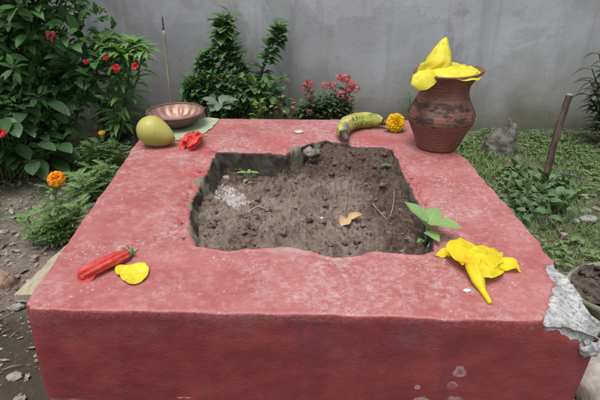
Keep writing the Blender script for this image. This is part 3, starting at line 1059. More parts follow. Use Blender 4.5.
b = on_soil(248, 180)
seedling(b, 0.028, [(1, (-0.9, -0.35, 0.35), 0.036, 0.017, 0.5), (1, (0.85, -0.3, 0.3), 0.038, 0.018, 0.5), (0.9, (0.3, 0.7, 0.6), 0.018, 0.010, 0.3), (0.35, (-0.4, -0.9, 0.1), 0.026, 0.016, 0.6)], 'small pale two-leaved seedling in the back left of the bed')
b = on_soil(424, 246)
b.z = max(b.z, 0.245)
seedling(b, 0.058, [(1, (-0.55, 0.55, 0.55), 0.066, 0.036, 0.5), (0.95, (0.95, -0.35, 0.25), 0.072, 0.046, 0.5), (0.8, (0.45, 0.7, 0.5), 0.066, 0.044, 0.6), (0.6, (0.35, -0.9, 0.25), 0.048, 0.030, 0.5), (0.2, (-0.95, -0.2, 0.15), 0.046, 0.020, 0.4)], 'broad-leaved green seedling at the front right corner of the bed', stem_r=0.0022)
b = on_soil(381, 165)
seedling(b, 0.012, [(1, (0.9, -0.2, 0.3), 0.034, 0.022, 0.5), (1, (-0.5, -0.5, 0.3), 0.016, 0.010, 0.5)], 'single dull green leaf sprouting at the back right corner of the bed', mat='midshrub')
b = on_soil(238, 175)
seedling(b, 0.014, [(1, (0.8, -0.2, 0.4), 0.014, 0.007, 0.5), (1, (-0.6, -0.4, 0.4), 0.012, 0.006, 0.5)], 'tiny sprout against the back wall beside the grey pebble')

# ------------------------------------------------------------------ clay pot
pf = atz(437, 154)
PR = 0.061
PC = Vector((pf.x * (pf.y + PR) / pf.y - 0.004, pf.y + PR, TOP + 0.001))
pot = empty('clay_pot', PC)
tag(pot, 'sooty brown terracotta pot standing on the back right corner of the altar', 'pot')
prof = curve([(0.0, 0.004, 0), (0.04, 0.001, 0), (0.058, 0.0015, 0), (0.064, 0.012, 0), (0.077, 0.045, 0), (0.092, 0.078, 0), (0.0975, 0.097, 0), (0.095, 0.112, 0), (0.084, 0.134, 0), (0.0735, 0.157, 0), (0.0695, 0.176, 0),
              (0.0725, 0.195, 0), (0.082, 0.212, 0), (0.090, 0.221, 0), (0.0930, 0.2255, 0), (0.0910, 0.2295, 0), (0.086, 0.228, 0), (0.076, 0.218, 0), (0.067, 0.200, 0), (0.063, 0.180, 0), (0.066, 0.16, 0), (0.086, 0.11, 0), (0.086, 0.09, 0), (0.05, 0.02, 0), (0.0, 0.015, 0)], 110)


def potdef(p, th):
    z = p.z
    w = smooth(0.185, 0.228, z)
    lip = max(0, math.cos(th - 0.05)) ** 6
    r = 1 + 0.012 * math.sin(2 * th + 1) + 0.006 * nz(p, 14, 4)
    ringd = 0.00035 * math.sin(z * 420) if 0.05 < z < 0.2 else 0
    q = Vector((p.x * r, p.y * r, p.z))
    rad = Vector((math.cos(th), math.sin(th), 0))
    q += rad * (0.013 * lip * w + ringd)
    q.z += 0.004 * lip * w
    q.z += 0.003 * math.sin(th + 2.2) * w
    return q


m_ = MB()
lathe(m_, PC, [(max(0, q.x), q.y) for q in prof], 80, potdef)
m_.build('body', M['clay'], pot)
m_ = MB()    # raised ring below the rim
ringp = []
for k in range(9):
    a = 2 * PI * k / 8
    ringp.append((0.0950 + 0.0016 * math.cos(a), 0.104 + 0.0035 * math.sin(a)))
lathe(m_, PC, ringp, 80, potdef)
m_.build('shoulder_ring', M['clay'], pot)

# yellow flowers in the pot mouth
RIM = PC.z + 0.226


def rp(dx, dy, dz):
    return Vector((PC.x + dx, PC.y + dy, RIM + dz))


fl = empty('yellow_flower', rp(-0.02, 0, -0.01))
tag(fl, 'lemon yellow trumpet flower with an upright pointed petal, resting in the clay pot mouth', 'flower')
m_ = MB()
cone = curve([rp(-0.036, -0.01, -0.012), rp(-0.030, -0.01, 0.022), rp(-0.024, -0.005, 0.052), rp(-0.018, 0.0, 0.078), rp(-0.0145, 0.0, 0.094)], 26)
tube(m_, cone, interp([0.050, 0.041, 0.028, 0.0135, 0.003], 26), 84, caps=True, rnd=0.6, flute=lambda t, th: 0.90 + 0.20 * (((2 * th / (2 * PI)) + 0.55 * t + 0.3) % 1.0) + 0.03 * math.sin(9 * th + 2 - 3 * t) + 0.02 * math.sin(17 * t + 3 * th))
m_.build('folded_petal', M['lemon'], fl)


def arc(a0, a1, r0, r1, z0, z1, n=5):
    return [rp(lerp(r0, r1, i / (n - 1)) * math.cos(math.radians(lerp(a0, a1, i / (n - 1)))), lerp(r0, r1, i / (n - 1)) * math.sin(math.radians(lerp(a0, a1, i / (n - 1)))), lerp(z0, z1, i / (n - 1))) for i in range(n)]


for k, (pts, wd, nn, cup) in enumerate((
        (arc(235, 352, 0.062, 0.078, 0.014, 0.007), [0.014, 0.026, 0.029, 0.027, 0.014], (0.1, -0.35, 1), -0.18),
        (arc(200, 300, 0.060, 0.066, 0.024, 0.014), [0.012, 0.026, 0.030, 0.026, 0.012], (0.0, -0.4, 1), -0.20),
        (arc(275, 372, 0.040, 0.074, 0.022, 0.014), [0.016, 0.026, 0.028, 0.022, 0.008], (0.1, -0.3, 1), -0.15),
        (arc(20, 170, 0.055, 0.060, 0.012, 0.012), [0.014, 0.030, 0.034, 0.030, 0.012], (0, -0.1, 1), -0.1))):
    m_ = MB()
    ribbon(m_, pts, wd, Vector(nn), cup=cup, ruffle=0.006, seed=k + 1.5, n=26, m=13, fine=32, rnd=0.3 + 0.15 * k)
    m_.build('petal', M['lemon'], fl)
m_ = MB()
ribbon(m_, [rp(-0.040, -0.064, 0.006), rp(-0.062, -0.076, 0.006), rp(-0.084, -0.080, -0.002), rp(-0.103, -0.078, -0.010), rp(-0.114, -0.074, -0.017)], [0.010, 0.0235, 0.028, 0.0235, 0.004], Vector((-0.25, -0.85, 0.5)), cup=-0.30, ruffle=0.003, seed=9, n=30, m=13, fine=30, rnd=0.2)
o = m_.build('yellow_petal', M['lemon'], origin=rp(-0.06, -0.06, -0.01))
tag(o, 'rounded yellow petal hanging over the left side of the pot rim', 'petal')

# ------------------------------------------------------------------ banana leaf, bowl, stick, mango
leaf_px = [(162, 128), (176, 148), (186, 148), (197, 145), (206, 133), (217, 119), (211, 116.5), (196, 117)]
pts = [atz(*q, 0.3) for q in leaf_px]
m_ = MB()
A0 = [atz(150, 132), atz(160, 138), atz(172, 146), atz(184, 148.5)]
A1 = [atz(185, 118), atz(196, 121), atz(206, 127), atz(199, 142)]
ribbon(m_, [atz(166, 137, 0.3035), atz(184, 133, 0.3038), atz(200, 125, 0.3045), atz(214, 118, 0.304)], [0.030, 0.062, 0.050, 0.022], Vector((0, 0, 1)), cup=0.0, ruffle=0.002, seed=4, n=26, m=11, fine=30, rnd=0.6)
bl = m_.build('banana_leaf', M['bananaleaf'], origin=atz(190, 130))
tag(bl, 'pale green piece of banana leaf spread under the copper bowl', 'leaf')

BC = aty(175.5, 112, 1.615)
BC.z = TOP + 0.006
BRAD = 0.096
bowl = empty('copper_bowl', BC)
tag(bowl, 'shallow round brown copper bowl with fluted inside on a pale leaf', 'bowl')


def bowl_prof(pts, f=None, **kw):
    m2 = MB()
    lathe(m2, BC, pts, 72, f, **kw)
    return m2


outp = [(0.0, 0.0), (0.045, 0.0), (0.056, 0.004), (0.074, 0.016), (0.087, 0.030), (0.0945, 0.045)]
inp = [(0.0925, 0.046), (0.084, 0.032), (0.070, 0.018), (0.052, 0.009), (0.03, 0.006), (0.0, 0.006)]
m_ = MB()
lathe(m_, BC, [(q.x, q.y) for q in curve([(a, b, 0) for a, b in outp], 24)], 72, lambda p, th: p * (1 + 0.006 * math.sin(p.z * 520)) if p.z > 0.006 else p, outside=1.0)
m_.build('outer_shell', M['copper'], bowl)
m_ = MB()
lathe(m_, BC, [(q.x, q.y) for q in curve([(a, b, 0) for a, b in inp], 24)], 144, lambda p, th: Vector((p.x, p.y, p.z + 0.0022 * math.cos(18 * th) * smooth(0.055, 0.08, p.xy.length) * smooth(0.093, 0.085, p.xy.length))), outside=0.0)
m_.build('fluted_inside', M['copper'], bowl)
m_ = MB()
lathe(m_, BC, [(0.0935 + 0.0030 * math.cos(2 * PI * k / 10), 0.0462 + 0.0030 * math.sin(2 * PI * k / 10)) for k in range(11)], 72, outside=0.75)
m_.build('rim', M['copper'], bowl)

# thin stick standing in the ground behind the bowl
s0 = aty(172.5, 120, 1.86)
s0 = Vector((s0.x, 1.86, -0.02))
s1 = aty(171, 102, 1.86)
s2 = aty(163.6, 30, 1.86)
s3 = aty(162.2, 16, 1.86)
s0 = s1 + (s1 - s2) * ((s1.z + 0.02) / (s2.z - s1.z))
stick = empty('thin_stick', Vector((s0.x, s0.y, 0)))
tag(stick, 'thin pale upright stick with a dark tip behind the copper bowl', 'stick')
m_ = MB()
tube(m_, curve([s0, s1, s2], 20), interp([0.0052, 0.0044, 0.0036], 20), 10, rough=0.0005)
m_.build('shaft', M['stick'], stick)
m_ = MB()
tube(m_, curve([s2, s3], 6), [0.0036, 0.0036, 0.0034, 0.0032, 0.0030, 0.0024], 10, rough=0.0008)
m_.build('dark_tip', M['burnt'], stick)

# mango
mc = atz(156, 135, 0.335)
mgo = MB()
rows = []
n = 40
for i in range(n + 1):
    th = PI * i / n
    row = []
    for k in range(48):
        ph = 2 * PI * k / 48
        x = math.cos(th)
        r = math.sin(th)
        taper = 1.0 - 0.20 * x - 0.06 * x * x
        y, z = r * math.cos(ph) * 0.043 * taper, r * math.sin(ph) * 0.045 * taper
        X = x * 0.0575
        z -= 0.010 * smooth(-0.2, 1.0, x) - 0.004
        q = Vector((X, y, z))
        q = Matrix.Rotation(math.radians(-4), 3, 'Z') @ (Matrix.Rotation(math.radians(10), 3, 'Y') @ q)
        row.append(q)
    rows.append(row)
zmin = min(q.z for r in rows for q in r)
mc.z = TOP - zmin
rows = [[mc + q for q in r] for r in rows]
mgo.grid(rows, closed_u=True, attrs=lambda a, b: dict(vv=0.5 + 0.5 * math.sin(2 * PI * b / 48)))
mg = empty('mango', Vector((mc.x, mc.y, TOP)))
tag(mg, 'whole yellow-green mango resting on the altar in front of the copper bowl', 'mango')
mgo.build('flesh_body', M['mango'], mg)
m_ = MB()
sp_ = rows[0][0]
tube(m_, [sp_ + Vector((0.002, 0, 0)), sp_ + Vector((-0.001, 0, 0.0005))], [0.0035, 0.002], 10)
m_.build('stem_scar', M['twig'], mg)


# red crumpled hibiscus by the mango
def spt(u, v, dz):
    return atz(u, v, TOP + dz)


hb = empty('red_hibiscus', atz(190, 143))
tag(hb, 'crumpled open red hibiscus flower right of the mango', 'flower')
for k, (pp, wd) in enumerate((
        ([spt(199, 134, 0.012), spt(193, 138, 0.018), spt(185, 144, 0.010), spt(181, 149, 0.003)], [0.005, 0.011, 0.0125, 0.006]),
        ([spt(199, 134, 0.012), spt(195, 135, 0.024), spt(188, 138, 0.024), spt(181, 142, 0.014)], [0.005, 0.010, 0.0125, 0.006]),
        ([spt(199, 134, 0.012), spt(198, 139, 0.018), spt(195, 145, 0.012), spt(191, 150, 0.003)], [0.005, 0.010, 0.012, 0.006]),
        ([spt(199, 133, 0.012), spt(194, 134, 0.030), spt(187, 137, 0.036), spt(182, 139, 0.028)], [0.005, 0.010, 0.012, 0.006]),
        ([spt(199, 134, 0.012), spt(199, 136, 0.026), spt(194, 141, 0.026), spt(188, 147, 0.014)], [0.006, 0.012, 0.014, 0.007]))):
    m_ = MB()
    ribbon(m_, pp, wd, Vector((0.1, -0.2, 1)), cup=0.45, ruffle=0.010, seed=k * 2.1 + 1, n=20, m=13, fine=105, rnd=0.2 * k)
    m_.build('petal', M['pinkred'], hb)
m_ = MB()
tube(m_, curve([spt(198, 135, 0.013), spt(202, 135, 0.008), spt(207, 135, 0.005)], 8), [0.005, 0.0042, 0.003, 0.0022, 0.002, 0.0018, 0.0018, 0.0018], 8)
m_.build('stalk', M['palestem'], hb)

# flat pale disc on back rim
p = atz(299, 132.5)
m_ = MB()
lump(m_, p + Vector((0, 0, 0.003)), 0.015, 3.3, (1.0, 0.85, 0.30), 0.12, 12, 1.5)
tag(m_.build('flat_pebble', M['disc'], origin=p), 'small flat pale pebble on the back rim left of the banana', 'pebble')

# ------------------------------------------------------------------ banana
bp = [spt(346, 138, 0.024), spt(343, 130.5, 0.025), spt(347, 124.5, 0.026), spt(356, 121, 0.027), spt(367, 119.7, 0.027), spt(377, 120.5, 0.025), spt(384, 122.5, 0.021), spt(389, 124, 0.017)]
NB = 46
bc = curve(bp, NB)
brad = interp([0.008, 0.0215, 0.0255, 0.0265, 0.0255, 0.0205, 0.0095, 0.0065], NB)
bn = empty('banana', Vector((bc[20].x, bc[20].y, TOP)))
tag(bn, 'spotted greenish yellow banana with blackened ends on the back rim of the bed', 'banana')


def bsec(t, th):
    return 1 + 0.055 * math.cos(5 * th + 0.6) - 0.015 * math.cos(10 * th)


m_ = MB()
i0 = 2
zs = TOP
for i in range(NB):
    bc[i].z = max(bc[i].z, TOP + brad[i] * 0.98)
tube(m_, bc[1:39], brad[1:39], 30, flute=bsec)
nb = 38 * 30
for i in range(len(m_.v)):
    a = (i // 30) / 37 if i < nb else (0 if i == nb else 1)
    p = m_.v[i]
    cc = bc[1 + min(37, i // 30)] if i < nb else bc[1]
    m_.at.setdefault('endd', {})[i] = max(smooth(0.16, 0.0, a), smooth(0.92, 1.0, a))
    m_.at.setdefault('under', {})[i] = smooth(0.0, 0.02, cc.y - p[1]) * 0.9
    d_ = (Vector(p) - spt(350, 127, 0.04)).length
    m_.at.setdefault('bruise', {})[i] = smooth(0.050, 0.008, d_)
m_.build('peel', M['banana'], bn)
m_ = MB()
tube(m_, bc[38:], [x * 1.0 for x in brad[38:]], 12, rough=0.0006)
m_.build('stem_end', M['twig'], bn)
m_ = MB()
tube(m_, [bc[1] + (bc[1] - bc[2]) * -0.2, bc[0] + (bc[0] - bc[1]) * 0.4, bc[0] + (bc[0] - bc[1]) * 1.1], [0.0115, 0.0085, 0.0055], 14, rough=0.0012)
m_.build('blossom_tip', M['twig'], bn)


def marigold_head(parent, c, R, mat, axis=Vector((0, 0, 1)), n=190, seed=1, flat=0.85, cover=-0.75):
    r2 = random.Random(seed)
    m_ = MB()
    lump(m_, c, R * 0.72, seed, (1, 1, flat), 0.1, 10, 2, rnd=0.3)
    rot = Vector((0, 0, 1)).rotation_difference(axis.normalized()).to_matrix()
    for i in range(n):
        z = 1 - (1 - cover) * (i + 0.5) / n
        ph = i * 2.39996
        s = math.sqrt(max(0, 1 - z * z))
        d = Vector((s * math.cos(ph), s * math.sin(ph), z))
        d = (d + Vector((r2.uniform(-.2, .2), r2.uniform(-.2, .2), r2.uniform(-.2, .2)))).normalized()
        dd = rot @ Vector((d.x, d.y, d.z * flat))
        side = rot @ Vector((-d.y, d.x, 0.001))
        n_ = dd.cross(side)
        st = c + dd * (R * 0.55)
        m1 = c + dd * (R * 0.88) + n_ * R * 0.05
        e = c + dd * (R * r2.uniform(0.95, 1.08)) - n_ * R * r2.uniform(0.05, 0.22)
        ribbon(m_, [st, m1, e], [R * 0.12, R * 0.24, R * 0.17], -n_, cup=-0.5, ruffle=R * 0.12, seed=seed + i, n=4, m=5, fine=3.0 / R, rnd=r2.random())
    return m_.build('petals', M[mat], parent)


mm = atz(396, 133.5)
mm = Vector((mm.x, mm.y + 0.024, TOP + 0.028))
mgf = empty('marigold_flower', Vector((mm.x, mm.y, TOP)))
tag(mgf, 'round golden yellow marigold bloom lying between the banana and the clay pot', 'flower')
marigold_head(mgf, mm, 0.029, 'marigold', Vector((0.2, -0.8, 0.5)), 210, 3, 0.95, -0.95)
m_ = MB()
tube(m_, curve([mm + Vector((-0.012, -0.006, -0.018)), mm + Vector((-0.026, -0.010, -0.023)), mm + Vector((-0.036, -0.008, -0.024))], 8), [0.006, 0.005, 0.0035, 0.003, 0.0026, 0.0024, 0.0022, 0.002], 8)
m_.build('stalk', M['stem'], mgf)

# ------------------------------------------------------------------ offerings on the front rim
# closed red hibiscus
hp = [spt(80, 275.5, 0.007), spt(88, 271.5, 0.0125), spt(100, 266, 0.0135), spt(113, 260, 0.0135), spt(124, 255.5, 0.0115), spt(129, 253.2, 0.009)]
hb2 = empty('closed_hibiscus', atz(105, 268))
tag(hb2, 'long closed red hibiscus with a green calyx lying on the front left of the altar', 'flower')
m_ = MB()
hc = curve(hp, 40)
tube(m_, hc, interp([0.0095, 0.0125, 0.0130, 0.0128, 0.0105, 0.0070], 40), 84, rnd=0.4, caps=False,
     flute=lambda t, th: 0.86 + 0.30 * (((3 * th / (2 * PI)) + 1.3 * t + 0.12 * math.sin(5 * t)) % 1.0) * (1 - 0.5 * t) + 0.07 * math.sin(8 * th - 7 * t + 1) + 0.035 * math.sin(24 * t + 2 * th) + 0.03 * math.sin(41 * t - 3 * th))
ribbon(m_, [hc[7] + Vector((0, 0, 0.006)), hc[4] + Vector((-.002, -0.006, 0.005)), hc[0] + Vector((-0.003, -0.006, 0.0))], [0.008, 0.010, 0.006], Vector((0, -0.3, 1)), cup=-0.5, ruffle=0.003, seed=3, n=12, m=7)
ribbon(m_, [hc[14] + Vector((0.0, -0.008, -0.003)), hc[9] + Vector((0.0, -0.014, -0.008)), hc[4] + Vector((0.0, -0.013, -0.008)), hc[1] + Vector((0, -0.009, -0.004))], [0.004, 0.008, 0.009, 0.005], Vector((0, -0.8, 1)), cup=-0.4, ruffle=0.003, seed=5, n=14, m=7)
ribbon(m_, [hc[5] + Vector((0, 0.002, 0.004)), hc[2] + Vector((0, 0.003, 0.004)), hc[0] + Vector((-0.004, 0.003, 0.0015))], [0.007, 0.009, 0.006], Vector((0, 0.4, 1)), cup=-0.6, ruffle=0.003, seed=7, n=12, m=7)
m_.build('petals', M['red'], hb2)
m_ = MB()
e0, e1 = hc[36], hc[39]
ax = (e1 - e0).normalized()
tube(m_, [hc[35], hc[38], hc[39] + ax * 0.008, hc[39] + ax * 0.012], [0.0078, 0.0090, 0.0068, 0.003], 12, rough=0.001)
for k in range(7):
    a = 2 * PI * k / 7
    t_, s_, u_ = frame(ax)
    rad = s_ * math.cos(a) + u_ * math.sin(a)
    add_leaf(m_, hc[39] + ax * 0.004 + rad * 0.006, -ax * 0.5 + rad * 0.9, rad, 0.013, 0.005, 0.2, -0.4, 0.5, 'lance', 5)
m_.build('calyx', M['calyx'], hb2)
m_ = MB()
tube(m_, curve([hc[39] + ax * 0.010, hc[39] + ax * 0.018, hc[39] + ax * 0.026 + Vector((0, 0, 0.002))], 6), [0.0028, 0.002, 0.0016, 0.0015, 0.0014, 0.0012], 8)
m_.build('stalk', M['palestem'], hb2)

# heart-shaped yellow petal
m_ = MB()
outl = [(115, 271), (120, 267), (131, 266), (142, 265.5), (148.5, 269), (149, 274), (146, 280), (138, 285), (131, 286), (126, 284), (121.5, 280), (120.5, 277.5), (117, 276)]
cpx = (133, 275)
rows = []
NR = 12
dense = []
ol = [Vector((a, b, 0)) for a, b in outl] + [Vector((outl[0][0], outl[0][1], 0))]
cl = curve(ol, 73)[:-1]
for q in range(NR + 1):
    f = q / NR
    row = []
    for k, c in enumerate(cl):
        u, v = lerp(cpx[0], c.x, f), lerp(cpx[1], c.y, f)
        p = atz(u, v, TOP)
        z = 0.002 + 0.0050 * f * f * (0.75 + 0.8 * nz(p, 55, 3)) + 0.0016 * nz(p, 120, 5)
        row.append(Vector((p.x, p.y, TOP + max(0.0018, z))))
    rows.append(row)
m_.grid(rows, closed_u=True, attrs=lambda a, b: dict(vv=0.5 + 6 * (rows[a][b].y - 0.8), uu=12 * (rows[a][b].x + 0.35), rnd=0.3))
o = m_.build('yellow_petal', M['lemon'], origin=atz(133, 275))
sol = o.modifiers.new('thickness', 'SOLIDIFY')
sol.thickness = 0.0007
tag(o, 'loose heart-shaped yellow petal lying flat beside the closed red hibiscus', 'petal')

# wilted yellow trumpet flower
tf = empty('wilted_trumpet_flower', atz(478, 265))
tag(tf, 'wilted yellow trumpet flower with a long tube lying on the front right of the altar', 'flower')
specs = [
    ([spt(470, 262, 0.024), spt(460, 255, 0.022), spt(449, 252, 0.012), spt(436, 254, 0.003)], [0.017, 0.020, 0.014, 0.002], (0, -0.15, 1), 0.10, 0),
    ([spt(466, 263, 0.022), spt(462, 250, 0.030), spt(466, 245, 0.024), spt(470, 242, 0.012)], [0.014, 0.028, 0.026, 0.014], (0.0, -0.2, 1), -0.05, 1),
    ([spt(470, 267, 0.024), spt(482, 258, 0.034), spt(491, 252, 0.022), spt(497, 250, 0.008)], [0.014, 0.029, 0.029, 0.013], (0.1, -0.2, 1), -0.10, 2),
    ([spt(472, 269, 0.022), spt(487, 267, 0.030), spt(497, 264, 0.018), spt(503, 263, 0.008)], [0.012, 0.022, 0.020, 0.010], (0.1, -0.4, 1), -0.10, 3),
    ([spt(488, 264, 0.010), spt(498, 264, 0.012), spt(509, 265, 0.010), spt(519, 266, 0.006)], [0.008, 0.014, 0.0165, 0.013], (0.0, -0.2, 1), 0.10, 4),
]
for pts, wd, nn, cup, k in specs:
    m_ = MB()
    ribbon(m_, pts, wd, Vector(nn), cup=cup, ruffle=0.0075, seed=k * 3.3 + 2, n=26, m=15, fine=62, rnd=0.15 + 0.15 * k)
    m_.build('petal', M['yellow'], tf)
m_ = MB()
tp = curve([spt(468, 255, 0.018), spt(473, 268, 0.018), spt(478, 280, 0.012), spt(483, 291, 0.006), spt(488, 299, 0.0045), spt(490, 303, 0.004)], 30)
tube(m_, tp, interp([0.004, 0.0135, 0.0115, 0.0052, 0.0042, 0.0036], 30), 24, rnd=0.9, flute=lambda t, th: 1 + 0.12 * math.sin(4 * th + 3 * t) * (1 - t) + 0.04 * math.sin(9 * th))
m_.build('tube', M['yellow'], tf)
m_ = MB()
ribbon(m_, [spt(485, 264, 0.030), spt(490, 268, 0.025), spt(494, 271, 0.016)], [0.0015, 0.0035, 0.001], Vector((0, -0.6, 1)), cup=0.4, n=10, m=5)
m_.build('sepal', M['stem'], tf)

p = atz(467, 291)
m_ = MB()
lump(m_, p + Vector((0, 0, 0.0012)), 0.0062, 1.3, (1.1, 0.7, 0.35), 0.5, 10, 2.0)
tag(m_.build('white_chip', M['white'], origin=p), 'tiny white chip on the front rim left of the flower tube', 'chip')

# ------------------------------------------------------------------ plants
GR = random.Random(11)


def gpt(u, v):
    z = 0.0
    for _ in range(4):
        p = atz(u, v, z)
        z = ground_h(p.x, p.y)
    p.z = z
    return p


def rdir(up=0.3):
    a = GR.uniform(0, 2 * PI)
    return Vector((math.cos(a), math.sin(a), up))


def leafy_stem(fm, sm, pts, r0, nl, L, W, shape='ovate', droop=0.5, t0=0.15, elev=0.35, r1=0.3, petiole=0.15, whorl=1, jitter=0.3, tip=True):
    c = curve(pts, 24)
    tube(sm, c, [r0 * lerp(1, r1, i / 23) for i in range(24)], 6)
    ph = GR.uniform(0, 6)
    for i in range(nl):
        t = t0 + (1 - t0) * (i + 0.5) / nl
        x = t * 23
        k = min(22, int(x))
        p = c[k].lerp(c[k + 1], x - k)
        ax = (c[k + 1] - c[k]).normalized()
        for wq in range(whorl):
            ph += 2.4 if whorl == 1 else 2 * PI / whorl
            _, s, u = frame(ax, Vector((0.2, 1, 0.1)))
            d = s * math.cos(ph) + u * math.sin(ph) + ax * (elev + GR.uniform(-jitter, jitter))
            d.normalize()
            sc = GR.uniform(0.7, 1.15) * (1 - 0.25 * t if tip else 1)
            b = p + d * (L * petiole)
            tube(sm, [p, b], 0.0011, 4, caps=False)
            add_leaf(fm, b, d, Vector((0, 0, 1)) + ax * 0.3, L * sc, W * sc, GR.uniform(0.1, 0.35), droop * GR.uniform(0.5, 1.5), GR.random(), shape, 6, 0.05)
    return c


def plant(name, base, label, cat, fol, stm, fm='midshrub', smm='stem', group=None):
    t = empty(name, base)
    tag(t, label, cat, group)
    if fol.f:
        fol.build('foliage', M[fm], t)
    if stm.f:
        stm.build('stems', M[smm], t)
    return t


def ruffled_flower(parent, c, R, mat, n=9, seed=0, face=Vector((0.3, -1, 0.3))):
    r2 = random.Random(seed)
    m_ = MB()
    f = face.normalized()
    _, s, u = frame(f)
    for i in range(n):
        a = 2.39996 * i
        d = (s * math.cos(a) + u * math.sin(a))
        rad = R * (0.6 + 0.4 * r2.random())
        ribbon(m_, [c, c + d * rad * 0.5 + f * R * r2.uniform(0.1, 0.5), c + d * rad + f * R * r2.uniform(-0.2, 0.4)], [R * 0.12, R * 0.34, R * 0.22], f, cup=-0.2, ruffle=R * 0.15, seed=seed + i, n=6, m=5, fine=2.5 / R, rnd=r2.random())
    return m_.build('flower', M[mat], parent)


# big shrub, left
fol, stm = MB(), MB()
B0 = Vector((-1.28, 2.04, 0.0))
for i in range(60):
    a = GR.uniform(0, 2 * PI)
    rad = math.sqrt(GR.random())
    ex = B0.x + 0.60 * rad * math.cos(a)
    ey = 2.00 + 0.27 * rad * math.sin(a)
    ez = GR.uniform(0.30, 1.45) * (1.0 - 0.25 * rad)
    # keep the right side stepped like the photograph's outline
    ex = min(ex, -0.86 + 0.08 * math.sin(ez * 9))
    st = B0 + Vector((GR.uniform(-0.3, 0.2), GR.uniform(-0.12, 0.12), 0))
    mid = st.lerp(Vector((ex, ey, ez)), 0.55) + Vector((0, 0, 0.1))
    leafy_stem(fol, stm, [st, mid, Vector((ex, ey, ez))], 0.007, int(14 + 32 * ez), 0.060, 0.030, 'ovate', 0.5, 0.22, 0.35, 0.3)
# dense outer shell facing out
for i in range(8500):
    x = GR.uniform(-1.75, -0.68)
    z = GR.uniform(0.10, 1.45)
    q = 1 - ((x + 1.35) / 0.62) ** 2 * 0.55
    if q <= 0:
        continue
    y = 2.02 - 0.25 * math.sqrt(q) * (0.75 + 0.5 * nz((x, 0, z), 5, 31)) + GR.uniform(-0.03, 0.14)
    if nz((x, y, z), 7.5, 33) < -0.25:
        continue
    edge = -0.82 + 0.07 * nz((z, 0, 0), 7, 8) - 0.09 * smooth(0.8, 1.05, z) + 0.085 * smooth(0.22, 0.38, z) * smooth(0.75, 0.55, z) - 0.16 * smooth(0.26, 0.12, z)
    if x > edge:
        continue
    d = Vector((GR.uniform(-0.9, 0.9), -GR.uniform(0.0, 1.0), GR.uniform(-0.35, 0.95)))
    sc = GR.uniform(0.55, 1.35)
    add_leaf(fol, (x, y, z), d, Vector((GR.uniform(-.4, .4), -0.5, 1)), 0.056 * sc, 0.029 * sc, GR.uniform(0.1, 0.45), GR.uniform(0.0, 0.9), GR.random(), 'ovate', 6, 0.06)
sh = plant('leafy_shrub', B0, 'large dense dark green shrub with a few red flowers at the left against the wall', 'shrub', fol, stm, 'shrub', 'twig')
ruffled_flower(sh, aty(51, 36, 1.74), 0.024, 'shaded_red', 9, 1)
ruffled_flower(sh, aty(86, 62, 1.78), 0.010, 'scarlet', 7, 2)
ruffled_flower(sh, aty(1, 133, 1.62), 0.019, 'scarlet', 9, 3)

# broad-leaved plant in front of the shrub
fol, stm = MB(), MB()
B1 = gpt(18, 178)
for i in range(85):
    a = GR.uniform(0, 2 * PI)
    tip = B1 + Vector((0.24 * math.cos(a) * GR.random() ** 0.5, 0.12 * math.sin(a) * GR.random() ** 0.5, GR.uniform(0.04, 0.34)))
    st = B1 + Vector((GR.uniform(-0.06, 0.06), GR.uniform(-0.04, 0.04), 0))
    tube(stm, curve([st, st.lerp(tip, 0.5) + Vector((0, 0, 0.03)), tip], 8), 0.003, 5)
    d = Vector((tip.x - B1.x, tip.y - B1.y, 0)) * 4 + Vector((GR.uniform(-0.4, 0.4), -0.45, GR.uniform(-0.1, 0.5)))
    add_leaf(fol, tip, d, Vector((0, -0.2, 1)), GR.uniform(0.10, 0.165), GR.uniform(0.045, 0.064), 0.25, GR.uniform(0.4, 1.1), GR.random(), 'obovate', 8, 0.05)
plant('broad_leaf_plant', B1, 'dark plant with large spoon-shaped leaves below the big shrub at the left edge', 'plant', fol, stm, 'shrub2', 'stem')

# balsam with whorled narrow leaves
fol, stm = MB(), MB()
B2 = Vector((aty(108, 122, 1.98).x, 1.98, 0))
ends = [aty(114, 50, 1.86), aty(133, 44, 1.90), aty(143, 52, 1.86), aty(105, 42, 1.92), aty(124, 54, 1.84)]
for e in ends:
    c = leafy_stem(fol, stm, [B2 + Vector((GR.uniform(-.03, .03), 0, 0)), B2.lerp(e, 0.55) + Vector((0.01, 0, 0.03)), e], 0.005, 30, 0.100, 0.026, 'lance', 0.7, 0.28, 0.45, 0.5, 0.05)
    for k in range(18):
        a = k * 2.4
        add_leaf(fol, e, Vector((math.cos(a), math.sin(a), GR.uniform(0.0, 0.8))), Vector((0, 0, 1)), GR.uniform(0.06, 0.10), 0.022, 0.25, GR.uniform(0.4, 1.2), GR.random(), 'lance', 6)
bs = plant('balsam_plant', B2, 'bright green balsam with narrow whorled leaves and red flowers right of the big shrub', 'plant', fol, stm, 'balsam', 'stem')
for k, (u, v, r) in enumerate(((116, 67, 0.020), (106, 58, 0.015), (135, 66, 0.016), (117, 71, 0.012))):
    ruffled_flower(bs, aty(u, v, 1.76), r * 0.85, 'scarlet', 7, 20 + k)

